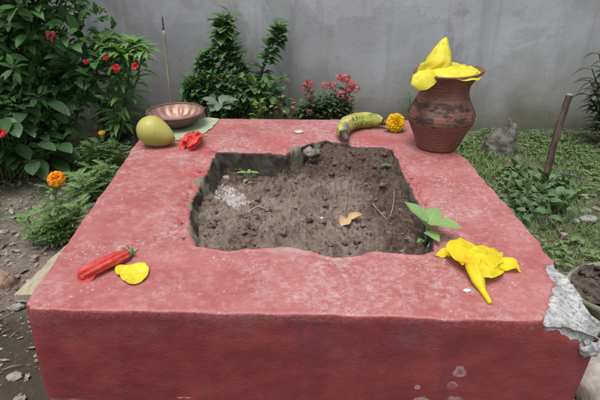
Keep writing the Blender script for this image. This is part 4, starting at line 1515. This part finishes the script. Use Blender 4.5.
# low weeds below the balsam
for (u, v, lab) in ((119, 124, 'bushy dark green weed around the bare stems of the balsam'), (127, 112, 'low dark green weed on bare soil directly below the balsam'), (142, 108, 'low dark green weed just left of the thin upright stick')):
    fol, stm = MB(), MB()
    b = gpt(u, v + 14)
    tall = u < 122
    for k in range(26 if tall else 9):
        e = b + Vector((GR.uniform(-.10, .13) if tall else GR.uniform(-.08, .08), GR.uniform(-.08, .05), GR.uniform(0.08, 0.42) if tall else GR.uniform(0.05, 0.17)))
        leafy_stem(fol, stm, [b, b.lerp(e, 0.5), e], 0.003, 14 if tall else 9, 0.058, 0.028, 'ovate', 0.6, 0.2, 0.4)
    plant('low_weed', b, lab, 'weed', fol, stm, 'midshrub', 'stem', 'low weeds below the balsam')

# middle shrub on the wall
fol, stm = MB(), MB()
B3 = Vector((aty(238, 118, 2.22).x, 2.22, 0.0))


def mid_stem(px, Y, nl, L=0.05, W=0.030, r=0.006):
    pts = [B3 + Vector((GR.uniform(-.04, .04), GR.uniform(-.03, .03), 0))] + [aty(u, v, Y + GR.uniform(-0.02, 0.02)) for u, v in px]
    return leafy_stem(fol, stm, pts, r, nl, L, W, 'ovate', 0.6, 0.12, 0.3, 0.4, 0.12)


for k in range(4):
    mid_stem([(236 + GR.uniform(-8, 8), 80), (228 + GR.uniform(-8, 8), 45), (224 + GR.uniform(-6, 8), 12 + 5 * k)], 2.23, 54, 0.078, 0.056)
for k in range(3):
    mid_stem([(262 + GR.uniform(-3, 3), 75), (273 + GR.uniform(-2, 2), 42), (281, 22 + 5 * k)], 2.25, 40, 0.066, 0.052, 0.004)
for k in range(5):
    mid_stem([(214 + GR.uniform(-6, 6), 82), (204 + GR.uniform(-10, 10), 46 + 6 * k)], 2.18, 44, 0.066, 0.044)
for k in range(4):
    mid_stem([(205 + GR.uniform(-6, 6), 95), (190 + GR.uniform(-6, 10), 74 + 6 * k)], 2.14, 36, 0.064, 0.042)
for k in range(30):
    mid_stem([(240 + GR.uniform(-30, 34), 96), (240 + GR.uniform(-48, 54), 70 + 1.4 * k)], 2.12, 22, 0.058, 0.042)
plant('climbing_shrub', B3, 'mid green shrub with one tall and one slanting branch against the wall centre', 'shrub', fol, stm, 'midshrub', 'twig')

# lime young plant, grey rosette, mottled weed at the foot of the wall
fol, stm = MB(), MB()
b = gpt(258, 122)
b = Vector((b.x * 2.05 / b.y, 2.05, 0.0))
for k in range(6):
    e = aty(258 + GR.uniform(-7, 7), 100 + GR.uniform(-6, 8), 2.05 + GR.uniform(-.03, .03))
    leafy_stem(fol, stm, [b, b.lerp(e, 0.5), e], 0.003, 9, 0.042, 0.026, 'ovate', 0.5, 0.3, 0.4)
plant('lime_green_sapling', b, 'small yellow-green sapling in front of the mid green shrub', 'plant', fol, stm, 'lime', 'stem')
fol, stm = MB(), MB()
b = Vector((aty(222, 112, 2.0).x, 2.0, 0.0))
c0 = aty(221, 107, 2.0)
tube(stm, [b, c0], 0.004, 6)
for k in range(11):
    a = 2 * PI * k / 8 + GR.uniform(-.2, .2)
    add_leaf(fol, c0 + Vector((0, 0, GR.uniform(-.01, .02))), Vector((math.cos(a), math.sin(a) * 0.8 - 0.25, GR.uniform(0.1, 0.9))), Vector((0, -0.2, 1)), GR.uniform(0.055, 0.085), GR.uniform(0.034, 0.044), 0.2, 0.7, GR.random(), 'obovate', 8)
plant('grey_leaf_plant', b, 'small rosette of grey-green oval leaves behind the copper bowl', 'plant', fol, stm, 'greyleaf', 'stem')
fol, stm = MB(), MB()
b = Vector((aty(280, 114, 2.1).x, 2.1, 0.0))
for k in range(7):
    e = aty(281 + GR.uniform(-12, 9), 101 + GR.uniform(-5, 10), 2.1 + GR.uniform(-.04, .04))
    leafy_stem(fol, stm, [b, b.lerp(e, 0.5), e], 0.0025, 7, 0.036, 0.022, 'ovate', 0.5, 0.35, 0.4)
plant('mottled_weed', b, 'small weed with mottled pale and reddish leaves left of the pink flowers', 'weed', fol, stm, 'variegated', 'stem')

# ixora
fol, stm = MB(), MB()
B4 = Vector((aty(322, 118, 2.14).x, 2.14, 0.0))
heads = []
for (u, v) in ((345, 86), (336, 84), (349, 91), (341, 96), (330, 97), (320, 92), (309, 86), (312, 96), (304, 106), (326, 106), (347, 100), (318, 108), (296, 108), (335, 104), (311, 112), (340, 110), (352, 96), (328, 92), (314, 102), (302, 112), (333, 112), (350, 108), (322, 100), (300, 100)):
    e = aty(u, v + 3, 2.14 + GR.uniform(-.06, .06))
    heads.append(e)
    leafy_stem(fol, stm, [B4 + Vector((GR.uniform(-.05, .05), 0, 0)), B4.lerp(e, 0.6), e], 0.003, 36, 0.046, 0.027, 'ovate', 0.5, 0.2, 0.4)
ix = plant('ixora_bush', B4, 'low dark bush with clusters of small pink-red flowers at the foot of the wall', 'bush', fol, stm, 'ixora', 'twig')


def cluster(parent, c, R, seed):
    r2 = random.Random(seed)
    m_ = MB()
    for i in range(26):
        d = Vector((r2.gauss(0, 1), r2.gauss(0, 1) - 0.3, r2.gauss(0, 0.8) + 0.4)).normalized()
        p = c + d * R * r2.uniform(0.6, 1.05)
        _, s, u = frame(d)
        a0 = r2.uniform(0, 6)
        for k in range(4):
            a = a0 + PI / 2 * k
            add_leaf(m_, p, s * math.cos(a) + u * math.sin(a) + d * 0.25, d, R * 0.42, R * 0.26, 0.1, 0.3, r2.random(), 'ovate', 3)
    m_.build('flower_cluster', M['ixpink'], parent)


for k, (u, v, R) in enumerate(((345, 79, 0.024), (339, 78, 0.016), (351, 84, 0.022), (356, 89, 0.019), (342, 95, 0.022), (333, 86, 0.018), (325, 86, 0.017), (349, 90, 0.02), (309, 84, 0.021), (305, 88, 0.016), (310, 97, 0.02), (309, 112, 0.014), (351, 100, 0.016), (293, 108, 0.012))):
    cluster(ix, aty(u, v, 2.08), R, 40 + k)

# sprig growing out of the wall foot behind the pot
fol, stm = MB(), MB()
b = Vector((aty(410, 118, 2.3).x, 2.3, 0.0))
e = aty(409, 92, 2.3)
leafy_stem(fol, stm, [b, b.lerp(e, 0.5) + Vector((0.01, 0, 0)), e], 0.003, 14, 0.042, 0.024, 'ovate', 0.6, 0.5, 0.4)
plant('wall_sprig', b, 'small green sprig against the wall just left of the clay pot', 'plant', fol, stm, 'midshrub', 'stem')


# marigold plants
def feather(fm, sm, base, d, L, rnd):
    d = d.normalized()
    c = []
    p = Vector(base)
    dv = d.copy()
    _, s, u = frame(d)
    for i in range(9):
        c.append(p.copy())
        p = p + dv * (L / 8)
        dv = Matrix.Rotation(-0.09, 3, s) @ dv
    tube(sm, c, 0.0009, 4, caps=False)
    for i in range(1, 9):
        for sg in (-1, 1):
            dd = (c[min(8, i)] - c[i - 1]).normalized() * 0.75 + s * sg + u * GR.uniform(-0.1, 0.35)
            ll = L * 0.36 * math.sin(PI * (0.2 + 0.72 * i / 9))
            add_leaf(fm, c[i], dd, u, ll, ll * 0.26, 0.15, 0.4, min(1, max(0, rnd + GR.uniform(-.25, .25))), 'lance', 3)
    add_leaf(fm, c[8], dv, u, L * 0.25, L * 0.07, 0.1, 0.2, rnd, 'lance', 3)


def marigold_plant(base, tops, nfe, L, label, name='marigold_plant'):
    fm, sm = MB(), MB()
    for tp in tops:
        c = curve([base + Vector((GR.uniform(-.03, .03), GR.uniform(-.03, .03), 0)), base.lerp(tp, 0.5) + Vector((GR.uniform(-.02, .02), GR.uniform(-.02, .02), 0.01)), tp], 20)
        tube(sm, c, [0.0032 * (1 - 0.4 * i / 19) for i in range(20)], 6)
        for k in range(nfe):
            x = (0.12 + 0.80 * (k + GR.random()) / nfe) * 18
            p = c[int(x)]
            a = k * 2.4 + GR.random()
            feather(fm, sm, p, Vector((math.cos(a), math.sin(a), GR.uniform(0.3, 1.3))), L * GR.uniform(0.7, 1.15), GR.random())
    return plant(name, base, label, 'plant', fm, sm, 'marileaf', 'stem', 'marigold plants left of the altar')


mb1 = gpt(58, 243)
f1 = aty(56.5, 179, mb1.y + 0.02)
tops = [f1 - Vector((0, 0, 0.012))] + [aty(u, v, mb1.y + GR.uniform(-.05, .06)) for u, v in ((48, 214), (70, 204), (78, 198), (46, 228), (64, 220), (62, 200), (88, 200), (40, 236), (74, 212), (56, 208), (66, 232), (52, 240), (80, 206))]
mp = marigold_plant(mb1, tops, 18, 0.052, 'feathery marigold plant with a big orange bloom left of the altar')
fh = empty('flower_head', (0, 0, 0))
fh.parent = mp
hd = marigold_head(fh, f1, 0.0245, 'orange', Vector((0, -0.45, 0.9)), 170, 5, 0.8, -0.5)
m_ = MB()
tube(m_, [f1 - Vector((0, 0, 0.028)), f1 - Vector((0, 0, 0.018)), f1 - Vector((0, 0, 0.008))], [0.003, 0.007, 0.010], 10)
m_.build('calyx', M['calyx'], fh)
bud = MB()
bq = aty(52, 190, mb1.y)
tube(bud, [bq - Vector((0, 0, 0.018)), bq - Vector((0, 0, 0.006)), bq, bq + Vector((0, 0, 0.006))], [0.002, 0.0045, 0.006, 0.004], 10)
bud.build('bud', M['lime'], mp)

mb2 = gpt(103, 176)
f2 = aty(102, 134, mb2.y - 0.03)
tops = [f2 - Vector((0, 0, 0.01))] + [aty(u, v, mb2.y + GR.uniform(-.09, .07)) for u, v in ((72, 148), (84, 143), (90, 150), (110, 146), (118, 142), (124, 150), (78, 156), (100, 152), (112, 156), (66, 150), (94, 160), (84, 166), (106, 166), (95, 178), (74, 170), (116, 168), (90, 184), (80, 190), (104, 178), (122, 156), (70, 160), (98, 142))]
mp2 = marigold_plant(mb2, tops, 16, 0.060, 'feathery marigold plant with one small yellow bud beside the altar edge')
fh = empty('flower_bud', (0, 0, 0))
fh.parent = mp2
marigold_head(fh, f2 + Vector((0, 0, 0.004)), 0.012, 'marigold', Vector((0, -0.2, 1)), 60, 8, 0.7, 0.0)
m_ = MB()
tube(m_, [f2 - Vector((0, 0, 0.022)), f2 - Vector((0, 0, 0.014)), f2 - Vector((0, 0, 0.002)), f2 + Vector((0, 0, 0.004))], [0.003, 0.0085, 0.009, 0.0085], 10)
m_.build('calyx', M['calyx'], fh)
for (u, v, r, lab) in ((45, 236, 9, 'small seedling-like marigold tuft in bare soil left of the orange bloom'), (84, 196, 8, 'low marigold tuft between the two bigger marigold plants'), (104, 190, 8, 'feathery marigold tuft pressed against the altar edge below the yellow bud')):
    bb = gpt(u, v + 6)
    tops = [bb + Vector((GR.uniform(-.09, .07), GR.uniform(-.07, .07), GR.uniform(0.05, 0.13))) for _ in range(4 if u < 50 else 12)]
    marigold_plant(bb, tops, 10, 0.050, lab)

# ------------------------------------------------------------------ right side
# clay lump
b = gpt(496, 152)
m_ = MB()
rows = []
for i in range(30):
    t = i / 29
    row = []
    for k in range(44):
        th = 2 * PI * k / 44
        r = 0.078 * (1 - 0.55 * t ** 1.3) * smooth(1.02, 0.80, t) ** 0.5 if t < 0.99 else 0.0005
        q = Vector((math.cos(th) * r * 1.05 + 0.030 * t, math.sin(th) * r * 0.8, 0.142 * t))
        h = 0.55 * fbm(q, 11, 3, 3) + 0.30 * abs(fbm(q, 34, 4, 4))
        q += Vector((math.cos(th), math.sin(th), 0)) * (0.024 * h)
        q.z += 0.008 * fbm(q, 40, 4, 6) * t + 0.030 * t * math.cos(th - 0.3)
        q.z -= 0.016 * smooth(0.75, 1.0, t) * (0.5 + 0.5 * math.sin(2 * th))
        row.append(b + q - Vector((0, 0, 0.01)))
    rows.append(row)
m_.grid(rows, closed_u=True)
tag(m_.build('clay_lump', M['lumpm'], origin=b), 'rough grey lump of dried clay standing in the grass behind the pot', 'lump')

# wooden stake
s0 = gpt(543, 189)
s1 = aty(569.5, 95, s0.y + 0.02)
stake = empty('wooden_stake', s0)
tag(stake, 'weathered wooden stake with a pale cut top leaning in the grass right of the altar', 'stake')
m_ = MB()
tube(m_, curve([s0 - Vector((0, 0, 0.04)), s0.lerp(s1, 0.5) + Vector((-0.006, 0, 0)), s1], 40), interp([0.0140, 0.0130, 0.0122, 0.0116], 40), 18, rough=0.003, caps=False, seed=2)
m_.build('pole', M['stake'], stake)
m_ = MB()
ax = (s1 - s0).normalized()
tube(m_, [s1 - ax * 0.006, s1 + ax * 0.003, s1 + ax * 0.005], [0.0118, 0.0110, 0.007], 18, rough=0.0020)
m_.build('cut_end', M['endgrain'], stake)
m_ = MB()
for k in range(2):
    hh = s0.lerp(s1, 0.05 + 0.035 * k)
    tube(m_, [hh + Vector((0.021 * math.cos(a * 0.7), 0.021 * math.sin(a * 0.7), 0.004 * math.sin(a))) for a in range(10)], 0.0035, 6)
tube(m_, curve([s0.lerp(s1, 0.08) + Vector((0.01, -0.02, 0)), s0 + Vector((0.006, -0.045, 0.035)), s0 + Vector((-0.012, -0.055, 0.012))], 10), 0.0045, 6)
m_.build('cloth_tie', M['ribbonw'], stake)

# creeper around the stake
fol, stm = MB(), MB()
cb = gpt(540, 198)
for i in range(60):
    u, v = GR.gauss(540, 20), GR.gauss(206, 13)
    e = gpt(min(580, max(506, u)), min(232, max(182, v)))
    e.z += GR.uniform(0.01, 0.065)
    st = cb + Vector((GR.uniform(-.03, .03), GR.uniform(-.03, .03), 0))
    leafy_stem(fol, stm, [st, st.lerp(e, 0.5) + Vector((0, 0, 0.03)), e], 0.0018, 6, 0.048, 0.032, 'ovate', 0.6, 0.35, 0.3)
plant('creeper_plant', cb, 'low leafy green creeper spreading around the foot of the wooden stake', 'creeper', fol, stm, 'creeper', 'stem')
fol, stm = MB(), MB()
cb = gpt(515, 178)
for i in range(12):
    e = gpt(GR.gauss(516, 8), GR.gauss(176, 5))
    e.z += GR.uniform(0.01, 0.05)
    leafy_stem(fol, stm, [cb, cb.lerp(e, 0.5) + Vector((0, 0, 0.02)), e], 0.0018, 6, 0.045, 0.030, 'ovate', 0.6, 0.3, 0.3)
plant('ground_weed', cb, 'small broad-leaved weed in the grass between clay lump and stake', 'weed', fol, stm, 'creeper', 'stem')


def gtwig(name, px, r, label, mat='twig', n=18):
    pts = []
    for q in px:
        p = gpt(q[0], q[1])
        p.z += q[2]
        pts.append(p)
    m_ = MB()
    tube(m_, curve(pts, n), [r * (1.1 - 0.6 * i / (n - 1)) for i in range(n)], 7, rough=r * 0.25)
    o = m_.build(name, M[mat], origin=pts[0])
    tag(o, label, 'twig', 'fallen twigs right of the altar')


gtwig('fallen_twig', [(527, 192, 0.02), (545, 188, 0.05), (562, 186, 0.05), (582, 187, 0.03)], 0.0048, 'dark twig lying sideways across the foot of the stake', 'burnt')
gtwig('fallen_twig', [(548, 222, 0.012), (556, 232, 0.015), (561, 241, 0.012), (556, 248, 0.01), (546, 250, 0.01)], 0.0042, 'hooked brown twig in the grass near the chipped corner')
gtwig('fallen_twig', [(561, 239, 0.01), (575, 245, 0.012), (590, 251, 0.01)], 0.003, 'straight thin twig right of the hooked twig')
gtwig('fallen_twig', [(536, 204, 0.06), (548, 196, 0.075), (566, 192, 0.06), (574, 200, 0.02)], 0.0035, 'thin dark branch arching over the creeper leaves', 'burnt')

# dark drooping plant at far right
fol, stm = MB(), MB()
b = Vector((aty(604, 138, 2.2).x, 2.2, 0.0))
for k, (u, v) in enumerate(((599, 52), (592, 68), (599, 82), (588, 94), (597, 106), (606, 60), (610, 90), (590, 80))):
    e = aty(u, v, 2.2 + GR.uniform(-.05, .05))
    c = curve([b + Vector((GR.uniform(-.02, .02), 0, 0)), b.lerp(e, 0.5) + Vector((0.03, 0, 0)), e], 20)
    tube(stm, c, [0.006 * (1 - 0.5 * i / 19) for i in range(20)], 6)
    for i in range(18):
        p = c[int(5 + 14 * i / 18)]
        a = i * 2.4
        add_leaf(fol, p, Vector((math.cos(a), math.sin(a) - 0.2, 0.45)), Vector((0, 0, 1)), GR.uniform(0.07, 0.13), GR.uniform(0.016, 0.025), 0.3, GR.uniform(1.0, 2.0), GR.random(), 'lance', 7)
plant('drooping_plant', b, 'dark plant with narrow drooping leaves at the right edge against the wall', 'plant', fol, stm, 'dark_lance', 'twig')

# round planter
pc = Vector((0.830, 1.035, -0.012))
pl = empty('round_planter', pc)
tag(pl, 'round mossy cement planter of dark soil in the grass right of the chipped corner', 'planter')
m_ = MB()
rowp = [(0.085, -0.02), (0.112, 0.02), (0.124, 0.052), (0.127, 0.066), (0.124, 0.073), (0.117, 0.073), (0.112, 0.066), (0.108, 0.04)]
lathe(m_, pc, [(q.x, q.y) for q in curve([(a, b_, 0) for a, b_ in rowp], 30)], 60, lambda p, th: Vector((p.x * (1 + 0.02 * nz(p, 12, 2)), p.y * (1 + 0.02 * nz(p, 12, 2)), p.z + 0.004 * nz(p, 18, 3) - 0.012 * max(0, math.cos(th - 2.5)) * smooth(0.03, 0.07, p.z))))
m_.build('rim', M['planter'], pl)
m_ = MB()
rows = []
for i in range(24):
    r = 0.114 * i / 23
    row = []
    for k in range(60):
        th = 2 * PI * k / 60
        x, y = r * math.cos(th), r * math.sin(th)
        row.append(pc + Vector((x, y, 0.064 + 0.012 * fbm((x, y, 0), 30, 4, 5) + 0.006 * fbm((x, y, 0), 90, 3, 6))))
    rows.append(row)
m_.grid(rows, closed_u=True)
for k in range(70):
    a, r = GR.uniform(0, 6.28), 0.1 * math.sqrt(GR.random())
    lump(m_, pc + Vector((r * math.cos(a), r * math.sin(a), 0.067)), GR.uniform(0.003, 0.009), k * 1.3, (1.1, 0.9, 0.7), 0.5, 7)
m_.build('planter_soil', M['darksoil'], pl)

# pale slab by the front right corner
b = Vector((0.615, 0.68, 0.0))
m_ = MB()
lump(m_, b + Vector((0, 0, 0.05)), 0.105, 2.0, (0.85, 1.35, 0.75), 0.3, 18, 1.6)
tag(m_.build('pale_stone', M['palestone'], origin=b), 'smooth pale brown stone beside the front right corner of the altar', 'stone')

# left foreground: brick fragment, board, stones
b = gpt(6, 287)
m_ = MB()
pts = [(-0.05, -0.02, -0.01), (0.022, -0.035, -0.01), (0.035, 0.02, -0.01), (-0.05, 0.045, -0.01), (-0.045, -0.012, 0.052), (0.010, -0.022, 0.030), (0.018, 0.016, 0.036), (-0.03, 0.032, 0.058)]
import bmesh
bm = bmesh.new()
vs = [bm.verts.new(b + Vector(q)) for q in pts]
for f in ((3, 2, 1, 0), (4, 5, 6, 7), (0, 1, 5, 4), (1, 2, 6, 5), (2, 3, 7, 6), (3, 0, 4, 7)):
    bm.faces.new([vs[i] for i in f])
bmesh.ops.bevel(bm, geom=bm.edges[:], offset=0.004, segments=2, affect='EDGES')
bmesh.ops.subdivide_edges(bm, edges=bm.edges[:], cuts=5, use_grid_fill=True)
for v in bm.verts:
    v.co += Vector((nz(v.co, 60, 1), nz(v.co, 60, 2), nz(v.co, 60, 3))) * 0.004
bm.verts.index_update()
m_.v = [tuple(v.co) for v in bm.verts]
m_.f = [tuple(v.index for v in f.verts) for f in bm.faces]
bm.free()
tag(m_.build('brick_fragment', M['brick'], origin=b), 'broken reddish brick fragment on the bare ground at the left edge', 'brick')

# beige board lying on the ground beside the altar
m_ = MB()
rows = []
for (x_, z) in ((-0.757, 0.006), (-0.757, 0.026), (-0.754, 0.030), (-0.640, 0.034), (-0.637, 0.030), (-0.637, 0.006)):
    rows.append([Vector((x_ + 0.004 * nz((k * 0.3, z * 9, 0), 1, 3) + 0.05 * k / 24, 1.045 + 0.34 * k / 24 + 0.02 * (x_ + 0.7), z + 0.002 * nz((k * 0.4, x_ * 9, z), 1, 5))) for k in range(25)])
m_.grid(rows, closed_v=True)
for k in (0, 24):
    m_.f.append(tuple(q * 25 + k for q in range(6)))
tag(m_.build('flat_board', M['board'], origin=(-0.68, 1.2, 0.0), flat=True), 'weathered beige board lying on the ground along the left side of the altar', 'board')

stones = [(26, 300, 0.016, 'stone', 'grey stone on the ground between the brick fragment and the beige board'),
          (18, 308, 0.013, 'stone', 'smaller grey stone just below the one by the brick fragment'),
          (33, 284, 0.014, 'palestone', 'pale stone beside the near end of the beige board'),
          (4, 233, 0.012, 'stone', 'rounded stone in bare soil at the left edge above the brick'),
          (15, 378, 0.013, 'palestone', 'pale stone on dark soil at the bottom left'),
          (575, 222, 0.012, 'palestone', 'whitish stone lying in the grass below the stake'),
          (583, 198, 0.014, 'palestone', 'pale stone in the grass right of the creeper'),
          (587, 222, 0.022, 'stone', 'flat grey stone at the right edge of the grass')]
for (u, v, r, mt, lab) in stones:
    p = gpt(u, v)
    m_ = MB()
    lump(m_, p + Vector((0, 0, r * 0.35)), r, u * 0.37 + v, (1.25, 0.95, 0.65), 0.35, 12, 1.8)
    tag(m_.build('stone', M[mt], origin=p), lab, 'stone', 'loose stones on the ground')

# ------------------------------------------------------------------ ground cover (stuff)
GG = random.Random(5)
g = MB()


def blade(p, L, W, d, bend, rnd):
    t, s, u = frame(d)
    a = []
    q = Vector(p)
    dv = Vector((d.x * 0.4, d.y * 0.4, 1)).normalized()
    for i in range(4):
        w = W * (1 - i / 3.0) ** 0.8
        if i < 3:
            a.append((g.vert(q + s * w, uu=1, vv=i / 3, rnd=rnd), g.vert(q - s * w, uu=-1, vv=i / 3, rnd=rnd)))
        else:
            tip = g.vert(q, uu=0, vv=1, rnd=rnd)
        q = q + dv * (L / 3)
        dv = (dv + d * bend).normalized()
    for i in range(2):
        g.f.append((a[i][0], a[i][1], a[i + 1][1], a[i + 1][0]))
    g.f.append((a[2][0], a[2][1], tip))


cnt = 0
while cnt < 30000:
    x, y = GG.uniform(0.44, 2.1), GG.uniform(0.75, WALL_Y - 0.02)
    if in_altar(x, y, 0.012) or (x - pc.x) ** 2 + (y - pc.y) ** 2 < 0.0140:
        continue
    dn = 0.55 + 1.2 * nz((x, y, 0), 4.5, 41) + 0.6 * nz((x, y, 0), 14, 42)
    if dn < GG.random() * 0.9:
        cnt += 0.25
        continue
    a = GG.uniform(0, 2 * PI)
    d = Vector((math.cos(a), math.sin(a), 0))
    L = GG.uniform(0.018, 0.055) * (0.7 + 0.4 * smooth(1.6, 2.3, y))
    blade((x, y, ground_h(x, y) - 0.002), L, GG.uniform(0.0012, 0.0030), d, GG.uniform(0.3, 1.4), min(1, max(0, 0.45 + 0.5 * nz((x, y, 0), 6, 44) + GG.uniform(-.35, .35))))
    cnt += 1
for i in range(5200):
    x, y = GG.uniform(0.46, 2.0), GG.uniform(0.8, WALL_Y - 0.02)
    if in_altar(x, y, 0.02) or (x - pc.x) ** 2 + (y - pc.y) ** 2 < 0.018 or nz((x, y, 0), 5, 51) < -0.12:
        continue
    a = GG.uniform(0, 6.28)
    add_leaf(g, (x, y, ground_h(x, y) + GG.uniform(0.004, 0.025)), Vector((math.cos(a), math.sin(a), 0.3)), Vector((0, 0, 1)), GG.uniform(0.012, 0.036), GG.uniform(0.008, 0.020), 0.2, 0.6, GG.random(), 'ovate', 4)
# sparse green on the left
for i in range(2600):
    x, y = GG.uniform(-1.5, -0.52), GG.uniform(1.25, 2.3)
    if nz((x, y, 0), 6, 61) < 0.12:
        continue
    a = GG.uniform(0, 6.28)
    blade((x, y, ground_h(x, y) - 0.002), GG.uniform(0.015, 0.05), 0.002, Vector((math.cos(a), math.sin(a), 0)), GG.uniform(0.3, 1.4), GG.random())
tag(g.build('grass', M['grass']), 'short patchy green grass and tiny weeds on the ground', 'grass', kind='stuff')

lt = MB()
for i in range(4000):
    if i < 3000:
        x, y = GG.uniform(-1.5, -0.50), GG.uniform(0.55, 1.95)
    elif i < 3500:
        x, y = GG.uniform(0.55, 1.9), GG.uniform(0.85, 2.3)
    else:
        x, y = GG.uniform(-1.0, 0.6), GG.uniform(1.75, 2.33)
    if in_altar(x, y, 0.05):
        continue
    a = GG.uniform(0, 6.28)
    L = 0.006 + 0.028 * GG.random() ** 3
    add_leaf(lt, (x, y, ground_h(x, y) + 0.003 + 0.006 * GG.random()), Vector((math.cos(a), math.sin(a), GG.uniform(-0.1, 0.25))), Vector((GG.uniform(-.6, .6), GG.uniform(-.6, .6), 1)), L, L * GG.uniform(0.3, 0.65), GG.uniform(-0.3, 0.5), GG.uniform(-0.6, 1.0), GG.random(), GG.choice(['ovate', 'lance', 'obovate']), 5, 0.15)
for i in range(260):
    x, y = GG.uniform(-1.5, -0.50), GG.uniform(0.5, 1.9)
    a = GG.uniform(0, 6.28)
    p = Vector((x, y, ground_h(x, y) + 0.004))
    dd = Vector((math.cos(a), math.sin(a), 0.05)) * GG.uniform(0.02, 0.07)
    tube(lt, [p, p + dd * 0.5 + Vector((0, 0, 0.003)), p + dd], 0.0012, 4, rnd=GG.random())
tag(lt.build('leaf_litter', M['litter']), 'scattered dry leaf litter and bits of straw on the bare ground', 'leaf litter', kind='stuff')
gv = MB()
for i in range(800):
    x, y = (GG.uniform(-1.4, -0.5), GG.uniform(0.5, 1.9)) if i < 620 else (GG.uniform(0.6, 1.8), GG.uniform(0.9, 2.2))
    if in_altar(x, y, 0.04):
        continue
    r = 0.003 + 0.008 * GG.random() ** 3
    lump(gv, (x, y, ground_h(x, y) + r * 0.3), r, i * 0.77, (1.2, 0.9, 0.7), 0.4, 5, 1.8)
tag(gv.build('gravel', M['crumb']), 'fine grey gravel and crumbs strewn over the bare ground', 'gravel', kind='stuff')

# ------------------------------------------------------------------ light
wd = bpy.data.worlds.new('World')
SC.world = wd
wd.use_nodes = True
nt = wd.node_tree
nt.nodes.clear()
EL, AZ = math.radians(74), math.radians(-145)
sky = nt.nodes.new('ShaderNodeTexSky')
sky.sky_type = 'NISHITA'
sky.sun_disc = False
sky.sun_elevation = EL
sky.sun_rotation = AZ
sky.dust_density = 4.0
sky.air_density = 1.0
hs = nt.nodes.new('ShaderNodeHueSaturation')
hs.inputs['Saturation'].default_value = 0.28
bg = nt.nodes.new('ShaderNodeBackground')
bg.inputs[1].default_value = 0.125
ow = nt.nodes.new('ShaderNodeOutputWorld')
nt.links.new(sky.outputs[0], hs.inputs['Color'])
nt.links.new(hs.outputs[0], bg.inputs[0])
nt.links.new(bg.outputs[0], ow.inputs[0])
sl = bpy.data.lights.new('sun', 'SUN')
sl.energy = 1.5
sl.angle = math.radians(34)
sl.color = (1.0, 0.97, 0.93)
so = bpy.data.objects.new('sun', sl)
COL.objects.link(so)
sd = Vector((math.sin(AZ) * math.cos(EL), math.cos(AZ) * math.cos(EL), math.sin(EL)))
so.rotation_euler = sd.to_track_quat('Z', 'Y').to_euler()
so.location = (0, 0, 5)

SC.view_settings.view_transform = 'Standard'
SC.view_settings.look = 'None'
SC.view_settings.exposure = 0.58
SC.view_settings.gamma = 1
SC.view_settings.use_curve_mapping = False
SC.render.engine = 'CYCLES'
SC.cycles.max_bounces = 6
SC.cycles.use_denoising = True
